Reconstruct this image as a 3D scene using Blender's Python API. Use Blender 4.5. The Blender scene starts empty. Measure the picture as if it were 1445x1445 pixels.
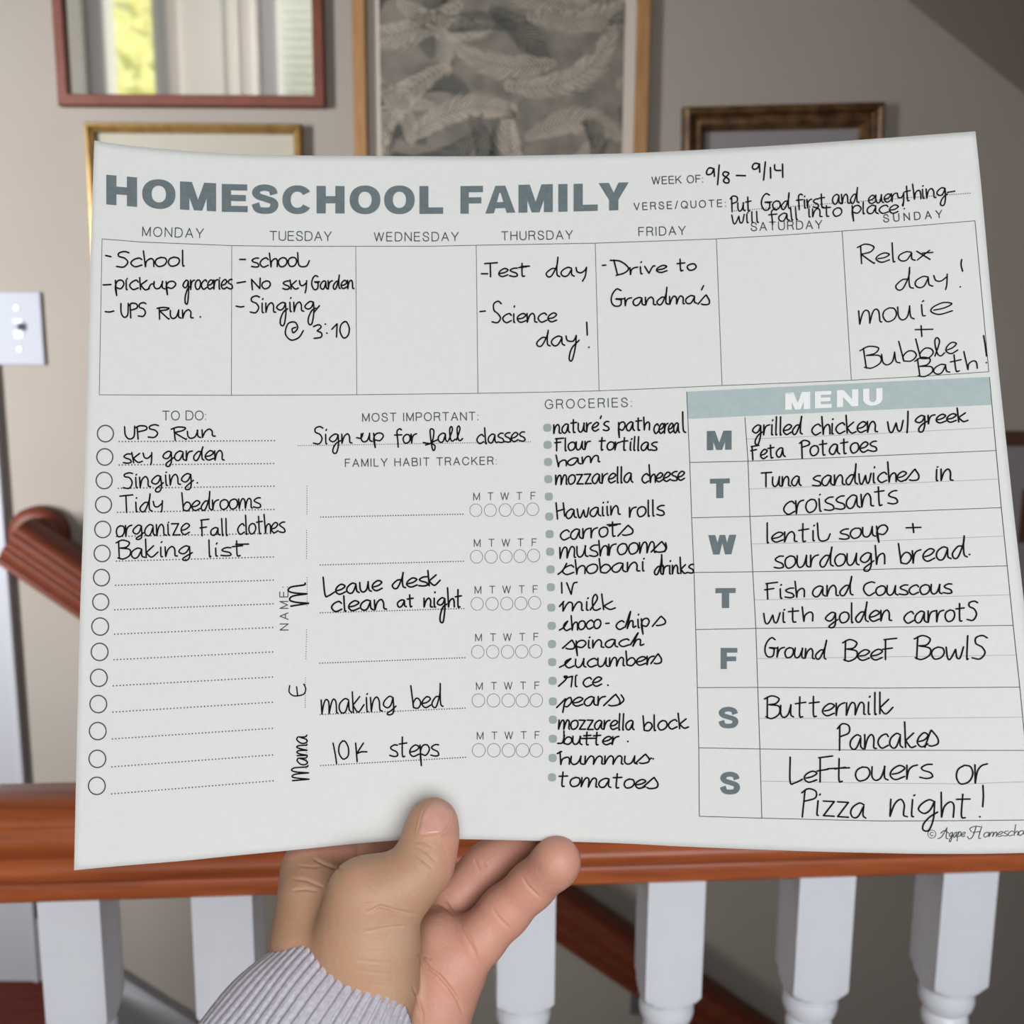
import bpy, math, random
import numpy as np
from mathutils import Vector, Matrix
from mathutils.bvhtree import BVHTree

sc = bpy.context.scene
COL = sc.collection
random.seed(7)

# ------------------------------------------------------------------ camera
F_PX = 1445.0
PITCH = math.radians(9.5)
ROLL = 0.0068
CAM_H = 1.30
FWD = Vector((0, math.cos(PITCH), -math.sin(PITCH)))
UP0 = Vector((0, math.sin(PITCH), math.cos(PITCH)))
RT0 = Vector((1, 0, 0))
RT = RT0 * math.cos(ROLL) + UP0 * math.sin(ROLL)
UP = UP0 * math.cos(ROLL) - RT0 * math.sin(ROLL)
CAM = Vector((0, 0, CAM_H))
cd = bpy.data.cameras.new('camera')
cd.sensor_width = 36; cd.sensor_height = 36; cd.sensor_fit = 'HORIZONTAL'
cd.lens = 36.0
cd.clip_start = 0.02
cd.dof.use_dof = True
cd.dof.focus_distance = 0.308
cd.dof.aperture_fstop = 19.0
cam = bpy.data.objects.new('camera', cd)
COL.objects.link(cam)
cam.matrix_world = Matrix(((RT.x, UP.x, -FWD.x, CAM.x), (RT.y, UP.y, -FWD.y, CAM.y),
                           (RT.z, UP.z, -FWD.z, CAM.z), (0, 0, 0, 1)))
sc.camera = cam

# ------------------------------------------------------------------ world, lamps, exposure
vs = sc.view_settings
vs.view_transform = 'Standard'; vs.look = 'None'; vs.gamma = 1.0; vs.use_curve_mapping = False
vs.exposure = -0.22
w = bpy.data.worlds.new('sky'); sc.world = w; w.use_nodes = True
bgn = w.node_tree.nodes['Background']
bgn.inputs[0].default_value = (0.86, 0.93, 1.0, 1); bgn.inputs[1].default_value = 1.3

def lamp(name, kind, loc, target, energy, color, size=None, size_y=None, angle=None, spread=None):
    d = bpy.data.lights.new(name, kind); d.energy = energy; d.color = color
    if kind == 'AREA':
        d.shape = 'RECTANGLE'; d.size = size; d.size_y = size_y
        if spread: d.spread = math.radians(spread)
    if kind == 'SUN': d.angle = angle
    o = bpy.data.objects.new(name, d); COL.objects.link(o); o.location = loc
    o.rotation_euler = (Vector(target) - Vector(loc)).to_track_quat('-Z', 'Y').to_euler()
    return o
lamp('window_daylight', 'AREA', (0.32, -1.15, 1.50), (-0.15, 0.7, 0.85), 19.5, (0.94, 0.965, 1.0), 1.2, 1.2, spread=130)
lamp('side_daylight', 'AREA', (-2.9, -0.9, 1.35), (-1.15, 1.92, 1.25), 35, (0.92, 0.955, 1.0), 0.6, 1.2, spread=53)
lamp('garden_sun', 'SUN', (-4, 1, 5), (-1.7, -2.6, 1.0), 4.2, (1, 0.96, 0.86), angle=0.02)
lamp('back_wall_fill', 'AREA', (0.2, 0.0, 3.0), (-2.0, -1.3, 2.4), 24, (1.0, 0.96, 0.9), 0.5, 0.5, spread=95)  # added fill without a fixture, brightens the back wall for the mirror

# ------------------------------------------------------------------ pixel helpers: a pixel's ray met with a real plane or depth
def ray(px, py):
    return FWD + RT * ((px - 722.5) / F_PX) + UP * ((722.5 - py) / F_PX)
def P(px, py, d): return CAM + ray(px, py) * d
def on_y(px, py, Y):
    r = ray(px, py); return CAM + r * ((Y - CAM.y) / r.y)
def on_z(px, py, Z):
    r = ray(px, py); return CAM + r * ((Z - CAM.z) / r.z)

# ------------------------------------------------------------------ materials
def lin(c):
    return tuple(((v / 255) / 12.92 if v / 255 <= 0.04045 else ((v / 255 + 0.055) / 1.055) ** 2.4) for v in c)
def mat(name, rgb, rough=0.6, spec=0.5, metal=0.0, coat=0.0, emis=None):
    m = bpy.data.materials.new(name); m.use_nodes = True
    b = m.node_tree.nodes['Principled BSDF']
    b.inputs['Base Color'].default_value = (*lin(rgb), 1)
    b.inputs['Roughness'].default_value = rough
    b.inputs['Metallic'].default_value = metal
    b.inputs['Specular IOR Level'].default_value = spec
    b.inputs['Coat Weight'].default_value = coat
    b.inputs['Coat Roughness'].default_value = 0.05
    return m
def noisy(m, rgb2, scale, detail=4, stretch=(1, 1, 1), lo=0.35, hi=0.65, bump=0.0, bump_dist=0.001, rough=0.5, coord='Object'):
    nt = m.node_tree; b = nt.nodes['Principled BSDF']
    tc = nt.nodes.new('ShaderNodeTexCoord'); mp = nt.nodes.new('ShaderNodeMapping')
    mp.inputs['Scale'].default_value = stretch
    nt.links.new(tc.outputs[coord], mp.inputs[0])
    n = nt.nodes.new('ShaderNodeTexNoise'); n.inputs['Scale'].default_value = scale
    n.inputs['Detail'].default_value = detail; n.inputs['Roughness'].default_value = rough
    nt.links.new(mp.outputs[0], n.inputs['Vector'])
    r = nt.nodes.new('ShaderNodeValToRGB')
    r.color_ramp.elements[0].position = lo; r.color_ramp.elements[1].position = hi
    r.color_ramp.elements[0].color = b.inputs['Base Color'].default_value[:]
    r.color_ramp.elements[1].color = (*lin(rgb2), 1)
    nt.links.new(n.outputs['Fac'], r.inputs[0]); nt.links.new(r.outputs[0], b.inputs['Base Color'])
    if bump:
        bp = nt.nodes.new('ShaderNodeBump'); bp.inputs['Strength'].default_value = bump
        bp.inputs['Distance'].default_value = bump_dist
        nt.links.new(n.outputs['Fac'], bp.inputs['Height']); nt.links.new(bp.outputs[0], b.inputs['Normal'])
    return m

M_paper = noisy(mat('paper', (208, 208, 205), 0.75, 0.25), (206, 206, 203), 500, 3, bump=0.03, bump_dist=0.0001)
M_ink = mat('pen_ink', (14, 13, 17), 0.7, 0.08)
M_print = mat('grey_print', (72, 76, 82), 0.8, 0.05)
M_title = noisy(mat('slate_print', (98, 108, 111), 0.8, 0.05), (104, 114, 117), 500)
M_band = noisy(mat('teal_band_print', (160, 174, 173), 0.8, 0.05), (165, 179, 178), 400)
M_dot = mat('bullet_print', (146, 157, 156), 0.8, 0.05)
M_line = mat('fine_line_print', (84, 88, 94), 0.8, 0.05)
M_faint = mat('faint_line_print', (156, 158, 160), 0.8, 0.05)
M_letter = mat('white_letter_print', (222, 222, 220), 0.8, 0.2)
M_wall = noisy(mat('wall_paint', (149, 140, 131), 0.9, 0.1), (145, 136, 127), 3, bump=0.03, bump_dist=0.0005)
M_ceil = mat('ceiling_paint', (150, 146, 140), 0.9, 0.2)
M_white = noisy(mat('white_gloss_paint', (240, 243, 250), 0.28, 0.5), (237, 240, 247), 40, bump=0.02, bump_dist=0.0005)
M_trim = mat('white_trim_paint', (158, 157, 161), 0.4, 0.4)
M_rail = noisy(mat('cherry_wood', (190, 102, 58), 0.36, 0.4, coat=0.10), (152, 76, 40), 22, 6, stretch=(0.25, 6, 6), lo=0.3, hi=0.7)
M_wrail = noisy(mat('cherry_wood_shaded', (106, 50, 30), 0.5, 0.25), (88, 40, 24), 22, 6, stretch=(0.25, 6, 6), lo=0.3, hi=0.7)  # shaded copy of the cherry wood, darkened to offset the side lamp
M_skirt = mat('grey_skirting_paint', (168, 166, 168), 0.6, 0.2)
M_floor = noisy(mat('red_brown_floorboard', (112, 46, 32), 0.6, 0.2), (94, 38, 26), 14, 6, stretch=(0.5, 6, 1))
M_fwood = noisy(mat('mahogany_frame', (110, 56, 40), 0.5, 0.3), (96, 48, 34), 30, 5, stretch=(1, 1, 1))
M_gold = noisy(mat('brass_gold_frame', (160, 126, 72), 0.35, 0.5, metal=0.55), (136, 104, 56), 40, 3)
M_oak = noisy(mat('oak_frame', (156, 115, 70), 0.5, 0.4), (140, 100, 58), 30, 5, stretch=(4, 4, 0.5))
M_antique = noisy(mat('antique_gold_frame', (112, 82, 50), 0.4, 0.5, metal=0.35), (70, 46, 28), 45, 4)
M_darkwood = mat('dark_walnut_frame', (70, 42, 30), 0.5, 0.4)
M_mirror = mat('mirror_glass', (238, 240, 238), 0.035, 0.5, metal=1.0)
M_mat = mat('off_white_mat', (184, 173, 161), 0.8, 0.2, coat=0.5)
M_cream = mat('cream_art_paper', (162, 156, 142), 0.8, 0.2, coat=0.6)
M_artbase = noisy(mat('taupe_print_ground', (100, 95, 87), 0.8, 0.2), (120, 112, 102), 30, 6)
M_artleaf = noisy(mat('taupe_print_leaf', (166, 155, 140), 0.8, 0.2), (146, 136, 122), 18, 3)
M_artdark = mat('dark_print_leaf', (62, 64, 60), 0.8, 0.2)
M_greypic = mat('grey_print_paper', (128, 122, 122), 0.8, 0.2)
M_plate = mat('switch_plate_plastic', (152, 153, 160), 0.55, 0.3)
M_screw = mat('screw_metal', (165, 165, 165), 0.35, 0.5, metal=0.8)
M_slat = mat('blind_slat', (226, 228, 224), 0.5, 0.3)
M_hedge = noisy(mat('yellow_green_leaves', (236, 234, 178), 0.7, 0.2), (220, 214, 130), 14, 5)
M_nail = noisy(mat('nail', (206, 156, 140), 0.22, 0.5), (196, 146, 134), 300)
M_sub = mat('back_paint', (222, 220, 214), 0.85, 0.2)

# ------------------------------------------------------------------ object helpers
def link(name, verts, faces, m, parent=None, smooth=False):
    me = bpy.data.meshes.new(name); me.from_pydata([tuple(v) for v in verts], [], [tuple(f) for f in faces]); me.update()
    if isinstance(m, (list, tuple)):
        for q in m: me.materials.append(q)
    else: me.materials.append(m)
    if smooth: me.polygons.foreach_set('use_smooth', [True] * len(me.polygons))
    o = bpy.data.objects.new(name, me); COL.objects.link(o)
    if parent:
        o.parent = parent
        o.matrix_parent_inverse = parent.matrix_basis.inverted()
    return o
def tag(o, label=None, cat=None, group=None, kind=None):
    if label: o['label'] = label
    if cat: o['category'] = cat
    if group: o['group'] = group
    if kind: o['kind'] = kind
    return o
def empty(name, loc):
    o = bpy.data.objects.new(name, None); COL.objects.link(o); o.location = loc
    o.empty_display_size = 0.05
    return o
class MB:
    def __init__(s): s.v = []; s.f = []
    def add(s, vs_, fs):
        n = len(s.v); s.v += [Vector(v) for v in vs_]; s.f += [tuple(i + n for i in f) for f in fs]; return s
    def box(s, x0, y0, z0, x1, y1, z1, bev=0.0):
        if bev <= 0:
            s.add([(x0, y0, z0), (x1, y0, z0), (x1, y1, z0), (x0, y1, z0), (x0, y0, z1), (x1, y0, z1), (x1, y1, z1), (x0, y1, z1)],
                  [(0, 3, 2, 1), (4, 5, 6, 7), (0, 1, 5, 4), (1, 2, 6, 5), (2, 3, 7, 6), (3, 0, 4, 7)])
        else:
            import bmesh
            bm = bmesh.new(); bmesh.ops.create_cube(bm, size=1.0)
            for v in bm.verts:
                v.co = Vector(((x0 + x1) / 2 + v.co.x * (x1 - x0), (y0 + y1) / 2 + v.co.y * (y1 - y0), (z0 + z1) / 2 + v.co.z * (z1 - z0)))
            bmesh.ops.bevel(bm, geom=bm.edges[:], offset=bev, segments=2, affect='EDGES', profile=0.6)
            bm.verts.index_update()
            s.add([v.co.copy() for v in bm.verts], [tuple(v.index for v in f.verts) for f in bm.faces]); bm.free()
        return s
    def lathe(s, prof, seg=24, center=(0, 0)):
        n = len(prof); vs_ = []; fs = []
        for k in range(seg):
            a = 2 * math.pi * k / seg
            for r, z in prof: vs_.append((center[0] + r * math.cos(a), center[1] + r * math.sin(a), z))
        for k in range(seg):
            k2 = (k + 1) % seg
            for i in range(n - 1): fs.append((k * n + i, k2 * n + i, k2 * n + i + 1, k * n + i + 1))
        return s.add(vs_, fs)
    def build(s, name, m, parent=None, smooth=False): return link(name, s.v, s.f, m, parent, smooth)
def smooth_by_angle(o, ang=35):
    me = o.data
    me.polygons.foreach_set('use_smooth', [True] * len(me.polygons))
    me.set_sharp_from_angle(angle=math.radians(ang))
    return o
# ------------------------------------------------------------------ the room
YW = 1.92                     # wall across the stairwell
XL, XR, YB, ZC = -3.1, 2.4, -1.3, 3.2
def structure(name, mb, m): return tag(mb.build(name, m), kind='structure')
pA = on_z(94, 1267, 0.90); pB = on_z(1370, 1227, 0.90)     # front faces of the rail's underside
rail_dir = (pB - pA).normalized()
YR = (pA.y + pB.y) / 2
xs = on_y(140, 1372, YW).x                                   # where the stairs begin
structure('wall_back', MB().box(XL - .1, YW, -2.2, XR + .1, YW + .1, ZC), M_wall)
structure('wall_left', MB().box(XL - .1, YB, -0.2, XL, YW, ZC), M_wall)
structure('wall_right', MB().box(XR, YB, -2.2, XR + .1, YW, ZC), M_wall)
structure('ceiling', MB().box(XL - .1, YB - .1, ZC, XR + .1, YW + .1, ZC + .1), M_ceil)
YE = YR + 0.10                                               # edge of the stairwell
fl = MB(); fl.box(XL, YB, -0.2, XR, YE, -0.012); fl.box(XL, YE, -0.2, xs, YW, -0.012)
floor = structure('floor', fl, M_floor)
# floorboards of the landing beyond the rail, seen between rail and wall
nb = 0
yy = YE
me_board = None
y = YE + 0.001
while y < YW - 0.01:
    y1 = min(y + 0.088, YW - 0.001)
    link('floorboard', *(lambda b: (b.v, b.f))(MB().box(XL + .002, y, -0.012, xs - 0.001, y1 - 0.002, 0.0, 0.0015)), M_floor, floor)
    y = y1
y = YB + 0.002
while y < YE - 0.01:
    y1 = min(y + 0.12, YE)
    link('floorboard', *(lambda b: (b.v, b.f))(MB().box(XL + .002, y, -0.012, XR - 0.002, y1 - 0.002, 0.0)), M_floor, floor)
    y = y1
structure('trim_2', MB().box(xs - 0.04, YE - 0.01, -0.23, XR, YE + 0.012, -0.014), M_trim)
structure('wall_stairwell', MB().box(xs, YE - 0.12, -2.2, XR, YE - 0.011, -0.2), M_wall)

# stairs going down to the right
st = empty('staircase', (xs, (YE + YW) / 2, -0.2))
tag(st, 'flight of red-brown wooden stairs going down to the right behind the balusters', 'stairs')
RUN, RISE = 0.262, 0.178
for k in range(10):
    x0 = xs + k * RUN
    if x0 + RUN > XR: break
    z = -RISE * (k + 1)
    MB().box(x0, YE + .014, z - 0.03, x0 + RUN + 0.02, YW - 0.022, z, 0.004).build('tread', M_floor, st)
    MB().box(x0 + 0.001, YE + .014, z + 0.0005 if k else -RISE + .0005, x0 + 0.014, YW - 0.022, z + RISE - 0.031 if k else -0.0135).build('riser', M_trim, st)
# skirting that follows the flight
a = on_y(150, 1357, YW); b = on_y(277, 1437, YW)
sl = (b.z - a.z) / (b.x - a.x)
def skirt(y0, y1, name):
    x0, x1 = a.x, XR - 0.01
    za, zb = a.z, a.z + sl * (x1 - x0)
    hgt = 0.30
    v = [(x0, y0, za), (x1, y0, zb), (x1, y0, zb - hgt), (x0, y0, za - hgt),
         (x0, y1, za), (x1, y1, zb), (x1, y1, zb - hgt), (x0, y1, za - hgt)]
    f = [(0, 3, 2, 1), (4, 5, 6, 7), (0, 1, 5, 4), (1, 2, 6, 5), (2, 3, 7, 6), (3, 0, 4, 7)]
    return tag(link(name, v, f, M_skirt), kind='structure')
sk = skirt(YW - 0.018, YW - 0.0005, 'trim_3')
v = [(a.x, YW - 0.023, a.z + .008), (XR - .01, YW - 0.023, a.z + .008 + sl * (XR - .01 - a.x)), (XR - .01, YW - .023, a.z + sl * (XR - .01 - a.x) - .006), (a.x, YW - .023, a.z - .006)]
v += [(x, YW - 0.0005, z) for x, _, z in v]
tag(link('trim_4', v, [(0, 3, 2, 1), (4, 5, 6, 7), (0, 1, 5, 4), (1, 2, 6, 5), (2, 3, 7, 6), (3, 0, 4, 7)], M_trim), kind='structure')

# door casing and baseboard at the left of the far wall
e0 = on_y(4, 600, YW); e1 = on_y(38, 1110, YW); xc = (e0.x + e1.x) / 2
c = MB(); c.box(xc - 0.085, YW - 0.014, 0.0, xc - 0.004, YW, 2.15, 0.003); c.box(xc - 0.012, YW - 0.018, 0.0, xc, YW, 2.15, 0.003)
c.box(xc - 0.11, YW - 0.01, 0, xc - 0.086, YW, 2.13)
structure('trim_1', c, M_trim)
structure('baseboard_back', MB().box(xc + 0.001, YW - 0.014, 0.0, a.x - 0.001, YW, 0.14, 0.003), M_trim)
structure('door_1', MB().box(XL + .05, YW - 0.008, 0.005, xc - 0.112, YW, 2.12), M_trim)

# sloped soffit that follows the stairs at the upper right
s0 = on_y(1280, 0, YW); s1 = on_y(1445, 132, YW)
d = (s1 - s0); 
q0 = s0 - d * 2.0; q1 = s0 + d * 4.5
soff = [Vector((q0.x, YW, q0.z)), Vector((q1.x, YW, q1.z)), Vector((q1.x, YW - 0.55, q1.z)), Vector((q0.x, YW - 0.55, q0.z))]
n = Vector((-d.z, 0, d.x)).normalized()
if n.z < 0: n = -n
soff += [p + n * 0.05 for p in soff]
tag(link('ceiling_slope', soff, [(0, 1, 2, 3), (4, 7, 6, 5), (0, 4, 5, 1), (1, 5, 6, 2), (2, 6, 7, 3), (3, 7, 4, 0)], M_wall), kind='structure')

# back wall behind the camera, with two tall windows seen in the mirror
wins = [(-1.93, -1.70, 1.0, 3.02), (-1.12, 0.25, 0.75, 3.0)]
bw = MB(); xprev = XL - .1
for x0, x1, z0, z1 in wins:
    bw.box(xprev, YB - .12, -0.2, x0, YB, ZC); bw.box(x0, YB - .12, -0.2, x1, YB, z0); bw.box(x0, YB - .12, z1, x1, YB, ZC); xprev = x1
bw.box(xprev, YB - .12, -0.2, XR + .1, YB, ZC)
structure('wall_front', bw, M_sub)
for i, (x0, x1, z0, z1) in enumerate(wins):
    t = 0.04
    fr = MB()
    fr.box(x0 - .07, YB, z0 - .07, x0, YB + .02, z1 + .07, .003); fr.box(x1, YB, z0 - .07, x1 + .07, YB + .02, z1 + .07, .003)
    fr.box(x0, YB, z1, x1, YB + .02, z1 + .07, .003); fr.box(x0, YB, z0 - .07, x1, YB + .05, z0, .003)
    wo = structure('window_%d' % (i + 1), fr, M_trim)
    if i == 1:
        z = z0 + .03; proto = None
        while z < z1 - .02:
            if proto is None:
                ang = math.radians(38); dy = .022 * math.cos(ang); dz = .022 * math.sin(ang)
                vv = [(x0 + .006, -dy, -dz), (x1 - .006, -dy, -dz), (x1 - .006, 0, .003), (x0 + .006, 0, .003), (x1 - .006, dy, dz), (x0 + .006, dy, dz)]
                vv += [(x_, y_, z_ - .0012) for x_, y_, z_ in vv]
                ff = [(0, 1, 2, 3), (3, 2, 4, 5), (7, 6, 9, 8), (8, 9, 11, 10), (0, 6, 7, 1), (5, 4, 10, 11)]
                proto = link('blind_slat', vv, ff, M_slat, wo); o = proto
            else:
                o = proto.copy(); COL.objects.link(o)
            o.location = (0, YB - .05, z); z += 0.04
# white door edge and curtain-like trims on the wall behind, visible in the mirror
structure('trim_5', MB().box(-1.66 + .02, YB, 0, -1.58, YB + .02, ZC - .02, .004), mat('pinkish_trim', (204, 196, 192), .6))
structure('trim_6', MB().box(-1.36, YB, 0, -1.31, YB + .012, ZC - .02, .004), M_sub)
structure('trim_7', MB().box(-1.29, YB, 0, -1.24, YB + .014, ZC - .02, .005), mat('pale_trim', (208, 200, 198), .6))
# sunlit hedge outside the narrow window: many leaf tufts
rng = random.Random(3); hb = MB()
for k in range(900):
    cx, cy, cz = rng.uniform(-3.6, -1.2), rng.uniform(-2.9, -2.5), rng.uniform(0.2, 4.6)
    s_ = rng.uniform(.04, .09); u = Vector((rng.gauss(0, 1), rng.gauss(0, .4), rng.gauss(0, 1))).normalized(); w_ = u.cross(Vector((rng.gauss(0, .5), 1, rng.gauss(0, .5)))).normalized()
    cc = Vector((cx, cy, cz))
    hb.add([cc - u * s_, cc + w_ * s_ * .5, cc + u * s_, cc - w_ * s_ * .5], [(0, 1, 2, 3)])
hb.box(-3.7, -3.2, -0.2, -1.15, -2.86, 4.6)
hg = hb.build('hedge', M_hedge); tag(hg, 'tall sunlit yellow-green hedge outside the narrow window', 'hedge')

# ------------------------------------------------------------------ hand rail and balusters
def rail_frame(p, dirv):
    ax = dirv.normalized(); side = Vector((ax.y, -ax.x, 0)).normalized()   # toward the camera
    if side.y > 0: side = -side
    up = side.cross(ax); up = up if up.z > 0 else -up
    return ax, side, up
PROF = [(0.004, 0.0), (0.026, 0.0), (0.028, 0.002), (0.028, 0.008), (0.0255, 0.0105), (0.0245, 0.0125), (0.0265, 0.0145), (0.030, 0.018), (0.0315, 0.023),
        (0.030, 0.0265), (0.0275, 0.029), (0.0275, 0.0325), (0.031, 0.0365), (0.0345, 0.0415), (0.0355, 0.047), (0.0345, 0.0515), (0.0315, 0.054), (0.0305, 0.0565), (0.031, 0.0585), (0.029, 0.0625),
        (0.023, 0.0665), (0.013, 0.0695), (0.0, 0.0705)]
def sweep_rail(name, p0, p1, parent, scale=1.0, wood=None):
    ax, side, up = rail_frame(p0, p1 - p0)
    half = [(x * scale, z * scale) for x, z in PROF]
    loop = half + [(-x, z) for x, z in reversed(half[:-1])]
    n = len(loop); vs_ = []; fs = []
    L = (p1 - p0).length; N = max(2, int(L / 0.05))
    for k in range(N + 1):
        c = p0 + (p1 - p0) * (k / N)
        for x, z in loop: vs_.append(c + side * x + up * z)
    for k in range(N):
        for i in range(n):
            j = (i + 1) % n
            fs.append((k * n + i, k * n + j, (k + 1) * n + j, (k + 1) * n + i))
    fs.append(tuple(range(n))); fs.append(tuple(N * n + i for i in reversed(range(n))))
    o = link(name, vs_, fs, wood or M_rail, parent)
    return smooth_by_angle(o, 40)
HW = 0.022                                    # half width of the baluster blocks
side0 = Vector((rail_dir.y, -rail_dir.x, 0)); side0 = side0 if side0.y < 0 else -side0
def on_rail(px, py):                          # where the pixel's ray meets the vertical plane of the baluster fronts
    r = ray(px, py); return CAM + r * ((pA - CAM).dot(side0) / r.dot(side0))
mid = lambda p: p - side0 * HW                # from front face to axis
p_l = pA + rail_dir * ((-1.45 - pA.x) / rail_dir.x); p_r = pA + rail_dir * ((XR - 0.001 - pA.x) / rail_dir.x)
bal = empty('stair_railing', (mid(pA).x, mid(pA).y, 0))
bal_zb = on_rail(1155, 1418).z
hw_px = abs((on_rail(1208, 1240) - on_rail(1128, 1240)).length) / 2
HW = hw_px * 0.985
rail_o = sweep_rail('wooden_handrail', Vector((*mid(p_l).xy, 0.90)), Vector((*mid(p_r).xy, 0.90)), None, 1.03)
for o in (rail_o,): 
    tag(o, 'polished reddish-brown wooden handrail on top of the white balusters, nearest the camera', 'handrail')
bpy.data.objects.remove(bal)
def baluster(px, label=None):
    f0 = on_rail(px, 1245); c = mid(Vector((f0.x, f0.y, 0)))
    root = empty('baluster', (c.x, c.y, 0))
    yaw = math.atan2(rail_dir.y, rail_dir.x)
    root.rotation_euler = (0, 0, yaw)
    if not baluster.protos:
        zb = bal_zb; r = HW
        def block(z0, z1, round_low, round_high):
            sec = []
            def ring(h, rad, z):          # rounded square ring
                pts = []
                for k in range(32):
                    a_ = 2 * math.pi * k / 32
                    cx_, sy_ = math.cos(a_), math.sin(a_)
                    m_ = max(abs(cx_), abs(sy_)); sq = h / m_
                    pts.append((min(sq, rad) * cx_, min(sq, rad) * sy_, z))
                return pts
            dg = r * 1.45
            zs = []
            if round_low: zs += [(r * 0.97, z0), (r * 1.04, z0 + .0006), (r * 1.13, z0 + .002), (r * 1.22, z0 + .004), (r * 1.31, z0 + .0065), (dg, z0 + .010)]
            else: zs += [(dg, z0)]
            if round_high: zs += [(dg, z1 - .021), (r * 1.31, z1 - .014), (r * 1.22, z1 - .0085), (r * 1.13, z1 - .0045), (r * 1.04, z1 - .0015), (r * 0.97, z1)]
            else: zs += [(dg, z1)]
            vs_ = []; fs = []
            for rad, z in zs: vs_ += ring(r, rad, z)
            for i in range(len(zs) - 1):
                for k in range(32):
                    k2 = (k + 1) % 32; fs.append((i * 32 + k, i * 32 + k2, (i + 1) * 32 + k2, (i + 1) * 32 + k))
            fs.append(tuple(reversed(range(32)))); fs.append(tuple((len(zs) - 1) * 32 + k for k in range(32)))
            return vs_, fs
        tb = MB().add(*block(zb, 0.90, True, False)).build('top_block', M_white, root)
        zl = 0.17
        prof = [(.001, zb + .001), (r * .80, zb), (r * .78, zb - .002), (r * .93, zb - .004), (r * .99, zb - .009), (r * .99, zb - .013), (r * .92, zb - .018), (r * .74, zb - .021),
                (r * .70, zb - .023), (r * .80, zb - .026), (r * .84, zb - .031), (r * .80, zb - .036), (r * .62, zb - .042), (r * .56, zb - .07), (r * .58, zb - .14),
                (r * .72, zb - .28), (r * .93, zb - .36), (r * .97, zb - .40), (r * .9, zb - .44), (r * .6, zb - .465), (r * .58, zb - .475), (r * .82, zb - .485), (r * .86, zb - .492), (r * .8, zb - .5), (r * .7, zl + .012), (r * .9, zl + .008), (r * .9, zl), (.001, zl - .001)]
        tn = MB().lathe(prof, 32).build('turned_shaft', M_white, root)
        lb = MB().add(*block(0.0005, zl, False, True)).build('base_block', M_white, root)
        for o in (tb, tn, lb):
            o.matrix_parent_inverse = Matrix(); smooth_by_angle(o, 30)
        baluster.protos = [tb, tn, lb]
    else:
        for p_ in baluster.protos:
            o = p_.copy(); COL.objects.link(o); o.parent = root; o.matrix_parent_inverse = Matrix()
    tag(root, label, 'baluster', 'white balusters under the handrail')
baluster.protos = []
for px, lab in ((-120, 'white turned baluster outside the left edge of the frame'),
                (94, 'leftmost white square-topped baluster, beside the red-brown floor'),
                (311.5, 'second white baluster from the left, just left of the grey cuff'),
                (527, 'white baluster hidden behind the hand'),
                (743.5, 'white baluster crossed by the outstretched little finger'),
                (956, 'white baluster with shaded left side, third from the right edge'),
                (1168.5, 'white baluster second from the right edge, under the menu table'),
                (1370, 'rightmost white baluster, under the sheet\'s lower right corner'),
                (1580, 'white turned baluster outside the right edge of the frame')):
    baluster(px, lab)
# newel post that ends the railing at the left, outside the frame
nw = empty('newel_post', (mid(p_l).x - .045, mid(p_l).y, 0))
tag(nw, 'square white newel post at the left end of the handrail', 'post')
x_, y_ = mid(p_l).x - .045, mid(p_l).y
MB().box(x_ - .044, y_ - .044, 0, x_ + .044, y_ + .044, 1.02, .004).build('post_body', M_white, nw)
MB().box(x_ - .056, y_ - .056, 1.0205, x_ + .056, y_ + .056, 1.05, .006).build('post_cap', M_rail, nw)

# wall handrail beyond the stairwell
YH = YW - 0.075
w0 = on_y(6, 788, YH); w1 = on_y(900, 1394, YH)
dirw = (w1 - w0).normalized(); w2 = w0 + dirw * ((XR - .05 - w0.x) / dirw.x)
wr = empty('wall_handrail', w0); tag(wr, 'reddish-brown wooden handrail sloping down the far wall beside the stairs', 'handrail')
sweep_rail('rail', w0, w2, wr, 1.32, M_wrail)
rc = on_y(62, 752, YW)
prof = [(.0005, 0), (.052, 0), (.0545, .006), (.0545, .028), (.050, .036), (.040, .041), (.0005, .042)]
rb = MB().lathe(prof, 40); rb.v = [Vector((rc.x + p.x, YW - p.z - .0005, rc.z + p.y)) for p in rb.v]
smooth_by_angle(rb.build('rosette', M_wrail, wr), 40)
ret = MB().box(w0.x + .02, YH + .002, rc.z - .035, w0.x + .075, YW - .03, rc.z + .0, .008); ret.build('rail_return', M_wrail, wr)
for t in (0.55, 1.5, 2.5):
    bp_ = w0 + dirw * t
    MB().box(bp_.x - .012, YH - .01, bp_.z - .05, bp_.x + .012, YW - .004, bp_.z - .004, .003).box(bp_.x - .03, YW - .008, bp_.z - .09, bp_.x + .03, YW - .0005, bp_.z - .01, .003).build('bracket', M_screw, wr)

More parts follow.
